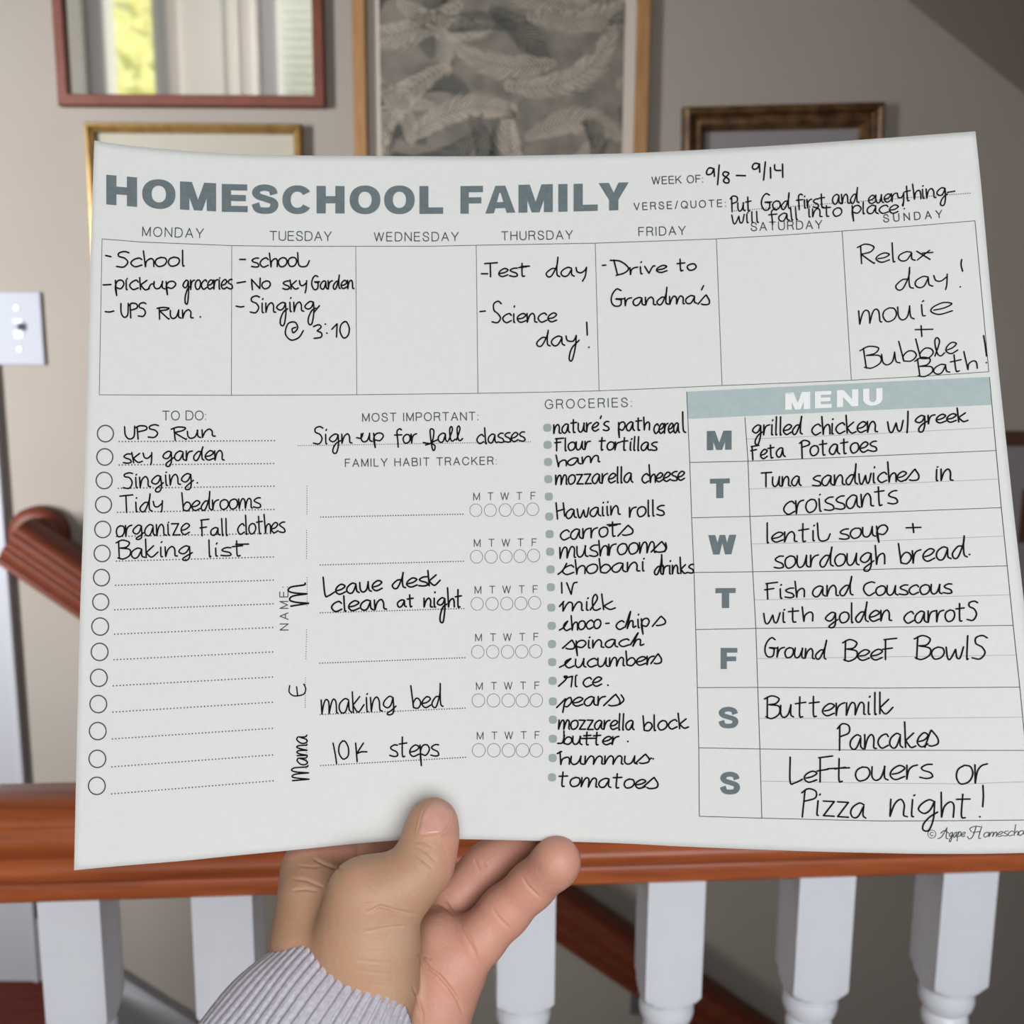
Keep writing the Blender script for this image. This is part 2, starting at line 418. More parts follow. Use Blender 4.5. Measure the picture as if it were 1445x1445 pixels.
# light switch
k0 = on_y(-5, 463, YW); k1 = on_y(62, 463, YW); kt = on_y(28, 412, YW).z; kb = on_y(28, 515, YW).z
kx = (k0.x + k1.x) / 2; kz = (kt + kb) / 2; hw_ = (k1.x - k0.x) / 2; hh = (kt - kb) / 2
sw = empty('light_switch', (kx, YW, kz)); tag(sw, 'white light switch plate on the far wall at the left edge', 'light switch')
MB().box(kx - hw_, YW - .007, kz - hh, kx + hw_, YW - .0005, kz + hh, .0025).build('plate', M_plate, sw)
MB().box(kx - .008, YW - .0085, kz - .017, kx + .008, YW - .0065, kz + .017, .001).build('toggle_surround', mat('toggle_surround_plastic', (196, 196, 196), .4), sw)  # surround in its own even light grey
tg = MB().box(kx - .006, YW - .022, kz - .003, kx + .006, YW - .006, kz + .010, .0015).build('toggle', M_plate, sw)
for dz in (.038, -.038):
    l_ = MB().lathe([(.0003, 0), (.004, 0), (.004, .001), (.0003, .0015)], 16); l_.v = [Vector((kx + p.x, YW - .007 - p.z, kz + dz + p.y)) for p in l_.v]
    l_.build('screw', M_screw, sw)

# ------------------------------------------------------------------ framed pictures on the far wall
def framed(name, label, x0, x1, z0, z1, bar, m_frame, prof, rot=0.0, cat='picture frame'):
    """prof: list of (inward fraction of bar, height above the wall)"""
    cx, cz = (x0 + x1) / 2, (z0 + z1) / 2; root = empty(name, (cx, YW, cz))
    root.rotation_euler = (0, rot, 0); tag(root, label, cat)
    hx, hz = (x1 - x0) / 2, (z1 - z0) / 2; v = []; f = []
    for u, h in prof:
        ins = u * bar
        for sx, sz in ((-1, -1), (1, -1), (1, 1), (-1, 1)): v.append((sx * (hx - ins), -h, sz * (hz - ins)))
    n = len(prof)
    for i in range(n - 1):
        for k in range(4):
            k2 = (k + 1) % 4; f.append((i * 4 + k, i * 4 + k2, (i + 1) * 4 + k2, (i + 1) * 4 + k))
    o = link('frame', v, f, m_frame, root); o.matrix_parent_inverse = Matrix(); smooth_by_angle(o, 30)
    return root, hx, hz
def flat(name, x0, x1, z0, z1, y, m, root, th=.002):
    o = MB().box(x0, -y, z0, x1, -y + th, z1).build(name, m, root); o.matrix_parent_inverse = Matrix(); return o
# reddish wood framed mirror
l = on_y(88, 150, YW).x; r = on_y(461, 152, YW).x; zb = on_y(270, 153, YW).z
bar = on_y(270, 137, YW).z - zb
root, hx, hz = framed('framed_mirror', 'mirror in a flat reddish-brown wooden frame, top left on the far wall', l, r, zb, zb + .70, bar, M_fwood,
                      [(0, .0005), (0, .018), (.08, .021), (.9, .021), (1, .019), (1, .006)], cat='mirror')
flat('mirror_glass', -hx + bar * .9, hx - bar * .9, -hz + bar * .9, hz - bar * .9, .010, M_mirror, root)
# thin gold frame with cream paper
l = on_y(125, 180, YW).x; r = on_y(428, 180, YW).x; zt = on_y(270, 177, YW).z; bar = zt - on_y(270, 190, YW).z
root, hx, hz = framed('gold_picture_frame', 'thin gold frame around pale cream paper, below the mirror', l, r, zt - .46, zt, bar, M_gold,
                      [(0, .0005), (0, .020), (.15, .024), (.45, .025), (.6, .018), (.85, .016), (1, .012), (1, .004)])
flat('cream_paper', -hx + bar * .9, hx - bar * .9, -hz + bar * .9, hz - bar * .9, .007, M_cream, root)
# large oak frame with mat and feathery leaf print
l = on_y(500, 60, YW).x; r = on_y(916, 60, YW).x; zb = on_y(710, 218, YW).z - .30
bar = (on_y(521, 60, YW).x - on_y(502, 60, YW).x)
root, hx, hz = framed('oak_picture_frame', 'tall oak frame with a grey-taupe feathery leaf print, centre of the far wall', l, r, zb, zb + 0.98, bar, M_oak,
                      [(0, .0005), (0, .022), (.1, .025), (.9, .025), (1, .022), (1, .004)])
flat('mat_board', -hx + bar * .9, hx - bar * .9, -hz + bar * .9, hz - bar * .9, .006, M_mat, root)
pw = hx - bar - (on_y(537, 60, YW).x - on_y(520, 60, YW).x); ph = hz - bar - .022
flat('print', -pw, pw, -ph, ph, .0072, M_artbase, root, .001)
rg = random.Random(11)
def frond(cx, cz, ang, L, curl, wid, acc, yoff):
    N = 26; x, z, a_ = cx, cz, ang; pts = []
    for i in range(N + 1):
        pts.append((x, z, a_)); x += math.cos(a_) * L / N; z += math.sin(a_) * L / N; a_ += curl / N * (0.4 + 1.3 * i / N)
    for i, (x, z, a_) in enumerate(pts):
        t = i / N; ln = wid * (math.sin(math.pi * min(1, t * .93 + .06)) ** .7)
        for s_ in (-1, 1):
            b = a_ + s_ * (.95 - .35 * t) + rg.uniform(-.06, .06); l_ = ln * rg.uniform(.82, 1.1)
            m1 = (x + math.cos(b) * l_ * .55, z + math.sin(b) * l_ * .55); b2 = b - s_ * .45
            e = (m1[0] + math.cos(b2) * l_ * .5, m1[1] + math.sin(b2) * l_ * .5)
            nx, nz = -math.sin(b) * L / N * .2, math.cos(b) * L / N * .2
            quad = [(x - nx, z - nz), (x + nx, z + nz), (m1[0] + nx, m1[1] + nz), (m1[0] - nx, m1[1] - nz)]
            lim = lambda p: (max(-pw, min(pw, p[0])), max(-ph, min(ph, p[1])))
            q = [lim(p) for p in quad] + [lim(e)]
            acc.add([(p[0], yoff, p[1]) for p in q], [(0, 1, 2, 3), (3, 2, 4)])
dark = MB(); light = MB()
for i in range(34):
    frond(rg.uniform(-pw, pw), rg.uniform(-ph, ph), rg.uniform(0, 6.28), rg.uniform(.10, .20), rg.choice((-1, 1)) * rg.uniform(.6, 2.2), .045, dark, -.0074)
for gx in range(4):
    for gz in range(8):
        cx = -pw + (gx + .5 + .5 * (gz % 2)) * pw / 2; cz = -ph + (gz + .5) * ph / 4
        frond(cx + rg.uniform(-.02, .02), cz + rg.uniform(-.02, .02), (math.pi if (gx + gz) % 2 else 0) + rg.uniform(-.7, .9), rg.uniform(.17, .25), rg.choice((-1, 1)) * rg.uniform(.8, 1.8), .046, dark if rg.random() < .25 else light, -.0076)
for i in range(26):
    frond(rg.uniform(-pw, pw), rg.uniform(-ph, ph), rg.uniform(0, 6.28), rg.uniform(.08, .15), rg.choice((-1, 1)) * rg.uniform(.6, 2.0), .034, light if i % 3 else dark, -.0078)
for nm, mb_, mm in (('dark_fronds', dark, M_artdark), ('pale_fronds', light, M_artleaf)):
    o = mb_.build(nm, mm, root); o.matrix_parent_inverse = Matrix(); o['kind'] = 'stuff'
# antique stepped gold frame at the right
l = on_y(967, 160, YW).x; r = on_y(1248, 160, YW).x; zt = on_y(1108, 151, YW).z; bar = zt - on_y(1108, 185, YW).z
root, hx, hz = framed('antique_picture_frame', 'dark antique-gold stepped frame right of the leaf print', l, r, zt - .5, zt, bar, M_antique,
                      [(0, .0005), (0, .022), (.06, .030), (.2, .034), (.34, .030), (.42, .018), (.5, .016), (.58, .022), (.74, .024), (.86, .014), (1, .009), (1, .003)], rot=-0.030)
flat('grey_paper', -hx + bar * .92, hx - bar * .92, -hz + bar * .92, hz - bar * .92, .006, M_greypic, root)
# dark framed picture at the right edge
l = on_y(1388, 615, YW).x; zt = on_y(1432, 608, YW).z; bar = zt - on_y(1432, 628, YW).z
root, hx, hz = framed('dark_picture_frame', 'dark brown frame cut by the right edge, beside the sheet', l, l + .34, zt - .42, zt, bar, M_darkwood,
                      [(0, .0005), (0, .016), (.1, .019), (.9, .019), (1, .016), (1, .004)])
flat('grey_paper', -hx + bar * .9, hx - bar * .9, -hz + bar * .9, hz - bar * .9, .006, M_greypic, root)
bx = on_y(1438, 720, YW).x - (l + .17)
bz = on_y(1438, 690, YW).z - (zt - .21); bz2 = on_y(1438, 765, YW).z - (zt - .21)
flat('dark_shape', bx, bx + .09, bz2, bz, .0075, M_darkwood, root, .001)
# ------------------------------------------------------------------ the planner sheet
def interp(x, tab):
    if x <= tab[0][0]: (x0, y0), (x1, y1) = tab[0], tab[1]
    elif x >= tab[-1][0]: (x0, y0), (x1, y1) = tab[-2], tab[-1]
    else:
        for (x0, y0), (x1, y1) in zip(tab, tab[1:]):
            if x0 <= x <= x1: break
    return y0 + (y1 - y0) * (x - x0) / (x1 - x0)
HTAB = np.array([(60, 1040), (118, 1029), (330, 991), (520, 969), (650, 964), (880, 973), (1160, 999), (1378, 1016), (1500, 1024)], float)
_co = np.polyfit(HTAB[:, 0] / 1000, HTAB[:, 1], 4)
def sheet_depth(px, py):
    """distance of the bowed sheet: it hollows away in the middle and leans towards the holder at its lower edge"""
    h = float(np.polyval(_co, px / 1000))
    return 0.2159 * F_PX / h * (1.0 + 0.095 * (0.5 - (py - 200) / 1000))
def S(px, py, lift=0.0):
    d = sheet_depth(px, py); return P(px, py, d * (1 - lift))
TOP = [(133, 198), (150, 201.5), (195, 207), (250, 212), (303, 216), (369, 218.5), (440, 219.5), (520, 220), (610, 220.5), (694, 220.5), (790, 218.5), (900, 216), (996, 211), (1085, 206), (1160, 201), (1260, 194), (1376.5, 185.2)]
BOT = [(104.5, 1228), (180, 1221), (258, 1215), (320, 1208.5), (420, 1199), (500, 1190.5), (576, 1184.5), (650, 1184), (760, 1186.5), (880, 1190), (960, 1194.5), (1060, 1198.5), (1161, 1202), (1296, 1205), (1380, 1205), (1478, 1203)]
LEFT = [(133, 198), (129.5, 300), (126.5, 400), (122.8, 560), (118, 720), (113, 860), (108.5, 1040), (104.5, 1228)]
RIGHT = [(1376.5, 185.2), (1384.5, 260), (1399, 423), (1411, 540), (1430, 718), (1445, 849), (1458, 980), (1468, 1100), (1478, 1203)]
def arc_param(pl, n):
    pl = np.array(pl, float); d = np.r_[0, np.cumsum(np.hypot(*np.diff(pl, axis=0).T))]; t = np.linspace(0, d[-1], n)
    return np.c_[np.interp(t, d, pl[:, 0]), np.interp(t, d, pl[:, 1])]
NU, NV = 121, 97
tp, bt, lf, rt_ = arc_param(TOP, NU), arc_param(BOT, NU), arc_param(LEFT, NV), arc_param(RIGHT, NV)
for arr in (tp, bt, lf, rt_):                      # soften the traced polylines
    for _ in range(6): arr[1:-1] = (arr[:-2] + 2 * arr[1:-1] + arr[2:]) / 4
vs_, fs = [], []
for j in range(NV):
    v = j / (NV - 1)
    for i in range(NU):
        u = i / (NU - 1)
        c = (1 - v) * tp[i] + v * bt[i] + (1 - u) * lf[j] + u * rt_[j] - ((1 - u) * (1 - v) * tp[0] + u * (1 - v) * tp[-1] + (1 - u) * v * bt[0] + u * v * bt[-1])
        # slightly rounded corners
        vs_.append(S(*c))
for j in range(NV - 1):
    for i in range(NU - 1):
        a_ = j * NU + i
        fs.append((a_, a_ + 1, a_ + NU + 1, a_ + NU))
sheet_c = sum(vs_, Vector()) / len(vs_)
sheet = link('planner_sheet', [v - sheet_c for v in vs_], fs, M_paper, None, smooth=True)
sheet.location = sheet_c
md = sheet.modifiers.new('thickness', 'SOLIDIFY'); md.thickness = 0.0003; md.offset = -1
nrm = sheet.data.polygons[len(sheet.data.polygons) // 2].normal
if nrm.dot(CAM - sheet_c) < 0: sheet.data.flip_normals()
tag(sheet, 'white weekly planner sheet with grey print and black handwriting, held up in the hand', 'planner')

class Ink:
    def __init__(s, lift=0.0005): s.v = []; s.f = []; s.lift = lift
    def pt(s, x, y): s.v.append(S(x, y, s.lift) - sheet_c); return len(s.v) - 1
    def poly(s, pts): s.f.append(tuple(s.pt(*p) for p in pts)); return s
    def disc(s, x, y, r, n=8, ry=None, rot=0):
        ry = ry or r
        s.f.append(tuple(s.pt(x + r * math.cos(2 * math.pi * k / n + rot), y - ry * math.sin(2 * math.pi * k / n + rot)) for k in range(n))); return s
    def stroke(s, pts, w, caps=True, taper=None):
        p = [pts[0]]
        for q in pts[1:]:
            if math.hypot(q[0] - p[-1][0], q[1] - p[-1][1]) > 0.12: p.append(q)
        if len(p) < 2: return s.disc(p[0][0], p[0][1], w * .55)
        n = len(p); h = w / 2; prev = None
        for i in range(n):
            if i == 0: d = (p[1][0] - p[0][0], p[1][1] - p[0][1])
            elif i == n - 1: d = (p[-1][0] - p[-2][0], p[-1][1] - p[-2][1])
            else:
                a1 = (p[i][0] - p[i - 1][0], p[i][1] - p[i - 1][1]); a2 = (p[i + 1][0] - p[i][0], p[i + 1][1] - p[i][1])
                l1 = math.hypot(*a1); l2 = math.hypot(*a2); d = (a1[0] / l1 + a2[0] / l2, a1[1] / l1 + a2[1] / l2)
                if math.hypot(*d) < 1.72:      # hairpin: disc joint and restart with the new direction
                    s.disc(p[i][0], p[i][1], h)
                    if prev:
                        e = (-a1[1] / l1 * h, a1[0] / l1 * h); x = (s.pt(p[i][0] + e[0], p[i][1] + e[1]), s.pt(p[i][0] - e[0], p[i][1] - e[1]))
                        s.f.append((prev[0], x[0], x[1], prev[1]))
                    e = (-a2[1] / l2 * h, a2[0] / l2 * h); prev = (s.pt(p[i][0] + e[0], p[i][1] + e[1]), s.pt(p[i][0] - e[0], p[i][1] - e[1])); continue
            l = math.hypot(*d); hh_ = h if i in (0, n - 1) else h * 2 / l; e = (-d[1] / l * hh_, d[0] / l * hh_)
            cur = (s.pt(p[i][0] + e[0], p[i][1] + e[1]), s.pt(p[i][0] - e[0], p[i][1] - e[1]))
            if prev: s.f.append((prev[0], cur[0], cur[1], prev[1]))
            prev = cur
        if caps: s.disc(*p[0], h, 6); s.disc(*p[-1], h, 6)
        return s
    def build(s, name, m, label=None):
        if not s.f: return None
        me = bpy.data.meshes.new(name); me.from_pydata([tuple(v) for v in s.v], [], s.f); me.update(); me.materials.append(m)
        o = bpy.data.objects.new(name, me); COL.objects.link(o); o.parent = sheet
        if label: o['label'] = label
        return o
def parse(t): return [[tuple(float(c) for c in q.split(',')) for q in st.split()] for st in t.split('|')]
def catmull(pts, sub=5):
    """a repeated point is a corner"""
    runs = [[pts[0]]]
    for a_, b_ in zip(pts, pts[1:]):
        if a_ == b_: runs.append([b_])
        else: runs[-1].append(b_)
    out = []
    for r in runs:
        if len(r) < 3: out += r; continue
        q = [(2 * r[0][0] - r[1][0], 2 * r[0][1] - r[1][1])] + r + [(2 * r[-1][0] - r[-2][0], 2 * r[-1][1] - r[-2][1])]
        for i in range(1, len(q) - 2):
            for k in range(sub):
                t = k / sub; p0, p1, p2, p3 = q[i - 1:i + 3]
                out.append(tuple(0.5 * ((2 * p1[c]) + (-p0[c] + p2[c]) * t + (2 * p0[c] - 5 * p1[c] + 4 * p2[c] - p3[c]) * t * t + (-p0[c] + 3 * p1[c] - 3 * p2[c] + p3[c]) * t ** 3) for c in (0, 1)))
        out.append(r[-1])
    return out
CROP = {'A': (120, 180, 3.6125), 'B': (500, 180, 3.6125), 'C': (880, 180, 5.1607), 'D': (1140, 180, 3.613), 'E': (100, 560, 4.5156), 'F': (380, 560, 3.6125),
        'G': (100, 860, 3.803), 'H': (380, 870, 3.6125), 'I': (750, 550, 4.816), 'J': (750, 830, 4.816), 'K': (960, 530, 2.9794), 'L': (960, 870, 2.9794), 'Z': (0, 0, 1)}
def T(c, x, y): ox, oy, s = CROP[c]; return ox + x / s, oy + y / s

# --- handwriting letters (x-height 10, ascenders 20, descenders -10)
HW_ = {
 'a': "8,9 5,10 1,7 0,3 2,0 5,1 8,8 8,8 8,2 10,0", 'b': "0,20 0,20 1,1 1,1 1,5 4,9 7,8 8,4 5,0 1,1", 'c': "8,8 6,10 2,8 0,4 3,0 8,2",
 'd': "7,9 4,9 0,4 1,0 4,1 8,12 9,20 9,20 8,10 8,2 10,0", 'e': "1,4 5,5 8,8 5,10 1,7 0,3 3,0 8,2", 'f': "8,18 6,20 3,16 3,5 3,-5|0,10 8,10",
 'g': "8,9 5,10 1,7 0,4 3,2 6,4 8,9 8,9 8,-1 6,-9 3,-9 3,-5 6,0 10,3", 'h': "0,20 0,20 1,0 1,0 2,6 5,9 7,7 7,0", 'i': "1,10 1,10 1,1 2,0|1.5,15 2,16",
 'k': "0,20 0,20 1,0|7,10 1,5 1,5 5,0 9,1", 'l': "1,20 1,20 1,1 2,0", 'm': "0,10 0,10 0,0 0,0 2,7 4,10 6,8 6,0 6,0 8,7 10,10 12,8 12,1 13,0",
 'n': "0,10 0,10 0,0 0,0 2,7 5,10 7,7 7,1 9,0", 'o': "4,10 1,8 0,4 2,0 6,1 8,5 7,9 4,10", 'p': "0,10 0,10 1,-9 1,-9 0,3 2,9 6,10 8,6 5,1 1,2",
 'r': "0,10 0,10 0,0 0,0 1,6 3,9 6,10", 's': "7,10 4,10 1,8 2,6 6,4 7,1 4,0 0,1", 't': "3,18 3,18 3,1 5,0|0,11 7,12", 'u': "0,10 0,3 2,0 5,2 7,9 7,10 7,10 7,2 9,0",
 'v': "0,10 0,10 3,0 3,0 6,9 8,10", 'w': "0,10 1,1 3,0 6,8 6,8 7,1 9,1 11,10", 'x': "0,10 8,0|8,10 0,0", 'y': "0,10 1,5 4,4 7,7 8,10 8,10 7,0 5,-9",
 'z': "0,10 7,10 7,10 1,0 1,0 8,0", 'j': "3,10 3,-6 0,-9",
 # variants: $ cursive s, & cursive e-loop end, 1-9 keys for special forms
 '$': "-3,1 4,10 5,11 5,11 7,4 6,0 2,-0.5 0,1", 'Y': "0,10 1,5 5,4 7,7 8,10 8,10 7,-1 4,-9 2,-8 4,-2 10,5", 'q': "0,10 1,5 4,4 7,7|8,10 7,0 6,-8",
 '^': "0,11 2,0 4,1 7,10 7,12 7,12 7,2 9,0",
 'L': "0,20 0,20 0,1 3,0 8,3", 'l2': "",
 'S': "9,18 6,20 2,18 2,13 6,10 8,5 5,0 0,1", 'U': "0,20 0,6 3,0 7,3 8,20", 'P': "1,18 1,18 1,-3|-1,16 3,20 8,18 8,12 1,9", 'R': "1,19 1,19 1,-1|-1,17 4,20 9,17 7,12 1,10 1,10 8,0 9,0",
 'B': "1,19 1,19 1,0|-1,17 4,20 9,17 7,12 2,11 2,11 9,9 9,3 4,-1 0,1", 'T': "-1,19 10,20|4,19 4,0", 'F': "1,19 1,0|0,19 9,20|-1,10 6,11", 'G': "9,18 5,20 1,14 0,6 3,0 8,1 9,8 9,8 4,9 11,9",
 'D': "1,20 1,20 3,1|-2,20 6,18 12,10 9,3 2,0", 'H': "0,20 1,0|7,19 8,3|1,9 8,11", 'N': "1,0 1,18 1,18 8,1 8,1 9,20", 'I': "3,20 3,0|0,20 7,20|0,0 7,0", 'V': "0,20 5,1 5,1 9,17 12,18",
 'C': "9,18 6,20 1,14 0,6 4,0 9,3", 'E': "8,19 3,20 0,14 1,3 5,0 9,2|0,10 7,11", 'K': "0,20 0,20 0,0|8,20 0,9 0,9 5,1 9,3", 'W': "0,20 3,0 6,14 9,0 12,20",
 "'": "2,22 1,17", '-': "0,6 6,6.5", '.': "0,0 0.4,0.6", '!': "1,20 1,6|0.5,0 1,0.8", '+': "0,6 9,6|4,11 4,1", '/': "3,22 0,-3", '0': "4,20 1,16 0,8 3,0 7,3 8,12 6,19 4,20",
 '1': "0,16 4,20 4,20 3,0", '3': "0,18 5,20 7,16 3,11 3,11 7,7 6,1 0,0", '4': "0,20 1,11 6,11|7,20 7,0", '8': "7,18 3,20 1,16 7,7 5,0 1,3 3,10 8,17",
 # small capitals and cursive forms
 'ø': "0,11 0,11 0,3 2,0 5,2 7,9 7,11", 'κ': "0,20 0,20 0,0|6,12 0,5 0,5 4,0 9,5", 'ƒ': "-4,-2 3,1 6,14 4,19 2,14 3,-6 5,-9 6,-4 3,0 9,3", 'λ': "0,1 5,14 4,20 2,15 2,3 4,0 7,2",
 'ʟ': "0,20 0,20 1,1 8,0 11,6", 'τ': "4,20 4,20 2,0|0,13 9,14", 'ɔ': "-5,1 0,4 5,11 5,11 1,8 0,4 3,0 8,2", 'ρ': "-4,-1 3,9 3,9 1,-9 1,-9 3,6 7,10 8,5 5,0 3,0",
 'ħ': "0,2 6,20 4,10 2,0 2,0 5,8 8,8 8,1 11,2", 'ʀ': "-4,1 1,7 2,12 0,12 1,9 6,10 6,10 5,0",
}
KERN_TIGHT = set('aceounmhd')
def word_strokes(text):
    x = 0; out = []
    for ch in text:
        if ch == ' ': x += 8; continue
        st = parse(HW_[ch]); mx = max(p[0] for s_ in st for p in s_)
        for s_ in st: out.append([(p[0] + x, p[1]) for p in s_])
        x += mx + (1.2 if ch not in "il.'!t" else 2.4)
    return out, x - 1.5
jit = random.Random(5)
def hand(ink, crop, text, x0, y0, x1, y1, xh, asc=None, desc=None, w=2.25, slant=0.0):
    asc = asc or xh * 1.7; desc = desc or xh * .6
    st, W = word_strokes(text)
    ax, ay = (x1 - x0), (y1 - y0); L = math.hypot(ax, ay); ax /= L; ay /= L; ux, uy = ay, -ax   # up
    for s_ in st:
        q = []
        for (gx, gy), nxt in zip(s_, s_[1:] + [None]):
            h = gy / 10 * xh if 0 <= gy <= 10 else (xh + (gy - 10) / 10 * (asc - xh) if gy > 10 else gy / 10 * desc)
            X = gx / W * L + h * slant
            q.append((gx, gy, *T(crop, x0 + ax * X + ux * h, y0 + ay * X + uy * h)))
        pts = []
        for k, (gx, gy, X, Y) in enumerate(q):
            if k and (gx, gy) == (q[k - 1][0], q[k - 1][1]): pts.append(pts[-1])
            else: pts.append((X + jit.uniform(-.22, .22), Y + jit.uniform(-.22, .22)))
        ink.stroke(catmull(pts), w)
def raw(ink, crop, t, w=2.2, smooth=True):
    for s_ in parse(t):
        pts = [T(crop, *p) for p in s_]
        if len(pts) == 1: ink.disc(*pts[0], w * .6); continue
        ink.stroke(catmull(pts) if smooth else pts, w)
exec_notes = [
 # (crop, list of words (text,x0,y0,x1,y1,xh,asc,desc), raw strokes)
 ('A', [('Sκ', 0, 0, 0, 0, 0)], ''),
]
def note(crop, words, rawt='', w=2.2, slant=0.0):
    ink = Ink(0.0007)
    for wd in words: hand(ink, crop, *wd, w=w, slant=slant)
    if rawt: raw(ink, crop, rawt, w)
    return ink.build('handwritten_line', M_ink)
# Monday, Tuesday
note('A', [('School', 160, 712, 512, 704, 45, 80)], '105,652 132,658')
note('A', [('pick', 155, 826, 325, 826, 48, 62, 33), ('up', 352, 822, 460, 822, 38, 40, 33), ('groceries', 500, 826, 750, 822, 48, 64, 76)], '92,802 132,800|322,824 335,800 352,796')
note('A', [('UPS', 185, 967, 312, 962, 38, 70, 15), ('Run', 374, 975, 550, 970, 42, 58, 15)], '103,938 125,940 147,935|588,965')
note('A', [('schooʟ', 848, 712, 1143, 706, 46, 70)], '788,672 818,672')
note('A', [('No', 848, 827, 945, 820, 40, 57), ('skq', 1008, 825, 1130, 822, 42, 48, 25), ('Garden', 1157, 825, 1370, 820, 42, 70)], '775,792 818,785')
note('A', [('SingingY'[:7], 842, 945, 1175, 934, 48, 86, 72)], '770,910 790,914 810,912|1165,945 1195,908')
note('A', [('3', 1168, 1075, 1206, 1072, 34, 68), ('0', 1300, 1072, 1345, 1072, 40, 84)], '1075,1018 1056,1026 1062,1046 1084,1022 1070,992 1035,1000 1021,1050 1050,1083 1090,1070 1113,1035|1225,1002|1233,1048|1258,1028 1285,1000 1285,1000 1282,1068')
# Thursday, Friday
note('B', [('Test', 672, 762, 885, 757, 42, 72), ('day', 980, 760, 1182, 757, 45, 98, 28)], '648,745 680,745|850,708 893,706')
note('B', [('Science', 702, 995, 1030, 990, 45, 110)], '640,938 668,935')
note('B', [('daY', 932, 1115, 1145, 1108, 48, 80, 85)], '1185,992 1188,1058|1196,1120')
note('Z', [('Drive', 866, 389, 941, 384, 10, 22), ('to', 956, 382, 982, 381, 9, 18)], '850,374.5 855,374')
note('Z', [('Grandma', 863, 432, 983, 428, 11, 24), ("$", 990, 430, 1001, 429, 12, 14)], '990,409 993,403')
# dates and verse
note('C', [], '660,300 625,293 605,320 612,342 640,335 658,302 658,302 662,355|697,272 685,415|765,328 735,322 725,345 765,375 765,400 742,402 728,385 745,362 768,335|822,348 888,350|990,265 955,260 938,285 950,303 975,295 990,265 990,265 992,325|1033,250 1020,382|1070,290 1072,368|1100,270 1105,308 1145,312|1158,265 1160,362')
note('C', [('Put', 785, 610, 935, 605, 60, 112, 8), ('God', 1007, 600, 1215, 592, 62, 118), ('first', 1262, 590, 1473, 578, 62, 105, 20)], '', 2.0)
note('C', [('will', 792, 698, 990, 688, 62, 80), ('fall', 1062, 690, 1275, 668, 55, 92)], '', 1.9)
note('D', [('and', 127, 390, 260, 384, 48, 80), ('eueryt', 312, 388, 530, 370, 42, 82, 25), ('hing', 540, 365, 712, 352, 48, 78, 45)], '712,330 750,324', 1.9)
note('D', [('into', 2, 456, 172, 450, 42, 58), ('place', 227, 440, 460, 436, 42, 60, 40)], '490,372 486,400|492,413', 1.9)
# Sunday
note('D', [('Relax', 266, 692, 622, 672, 46, 96)], '585,640 638,636', 1.9)
note('D', [('daq', 452, 828, 715, 800, 54, 108, 30)], '785,672 782,700 790,732|778,812', 1.9)
note('D', [('mou', 266, 1002, 540, 975, 68, 80), ('ie', 572, 962, 735, 945, 58, 90)], '', 1.9)
note('D', [], '548,1030 638,1028|578,1010 582,1065', 1.9)
note('D', [('Bubb', 290, 1228, 640, 1172, 58, 108), ('λe', 650, 1170, 765, 1145, 55, 95)], '', 1.9)
note('D', [('Bath', 564, 1270, 862, 1228, 46, 95)], '897,1060 905,1110 912,1165|911,1198', 1.9)
# to do list
note('E', [('UPS', 348, 270, 560, 256, 45, 80, 18), ('Run', 655, 275, 918, 250, 48, 80)], '')
note('E', [('skq', 335, 425, 518, 412, 58, 68, 25), ('garden', 588, 407, 975, 402, 60, 85, 38)], '')
note('E', [('Singing', 334, 585, 780, 552, 66, 98, 38)], '806,548')
note('E', [('Tidq', 325, 738, 585, 724, 62, 110, 10), ('bedrooms', 712, 728, 1208, 706, 62, 118)], '')
note('E', [('organize', 290, 892, 755, 876, 70, 90, 22), ('Fall', 830, 886, 1003, 880, 50, 105), ('clothes', 1064, 876, 1363, 864, 66, 120)], '')
note('E', [('Baκing', 300, 1032, 772, 1010, 62, 118, 32), ('list', 874, 1017, 1105, 1010, 52, 105)], '1050,940 1133,938')
# most important, habits
note('F', [('Sign', 225, 240, 420, 236, 48, 88, 52), ('up', 470, 230, 580, 226, 42, 44, 35), ('for', 642, 240, 752, 233, 45, 76, 34), ('ƒaλλ', 815, 236, 985, 222, 45, 75, 42), ('classes', 1060, 240, 1303, 225, 46, 80)], '445,208 468,210 478,185|785,233 815,238')
note('F', [('Leaue', 285, 1015, 575, 985, 50, 96), ('desκ', 630, 978, 872, 958, 46, 78)], '', 2.45)
note('F', [('clean', 318, 1095, 595, 1082, 50, 78), ('at', 654, 1072, 740, 1068, 36, 66), ('night', 790, 1072, 985, 1070, 46, 98, 82)], '', 2.45)
note('H', [('maκing', 268, 497, 645, 478, 72, 105, 22), ('bed', 730, 470, 885, 458, 56, 118)], '')
note('H', [('0', 357, 728, 406, 724, 44, 92), ('steps', 614, 714, 862, 712, 58, 110, 52)], '325,645 336,700 343,750|440,645 444,690 448,740|480,645 445,700 445,700 470,690 498,690', 2.2)
note('F', [('m', 200, 1052, 184, 952, 92, 95)], '', 2.45)
note('H', [('E', 187, 402, 185, 345, 42, 85)], '', 1.9)
note('H', [('m', 203, 830, 197, 762, 85, 90), ('ama', 194, 756, 192, 606, 52, 60)], '', 2.1)
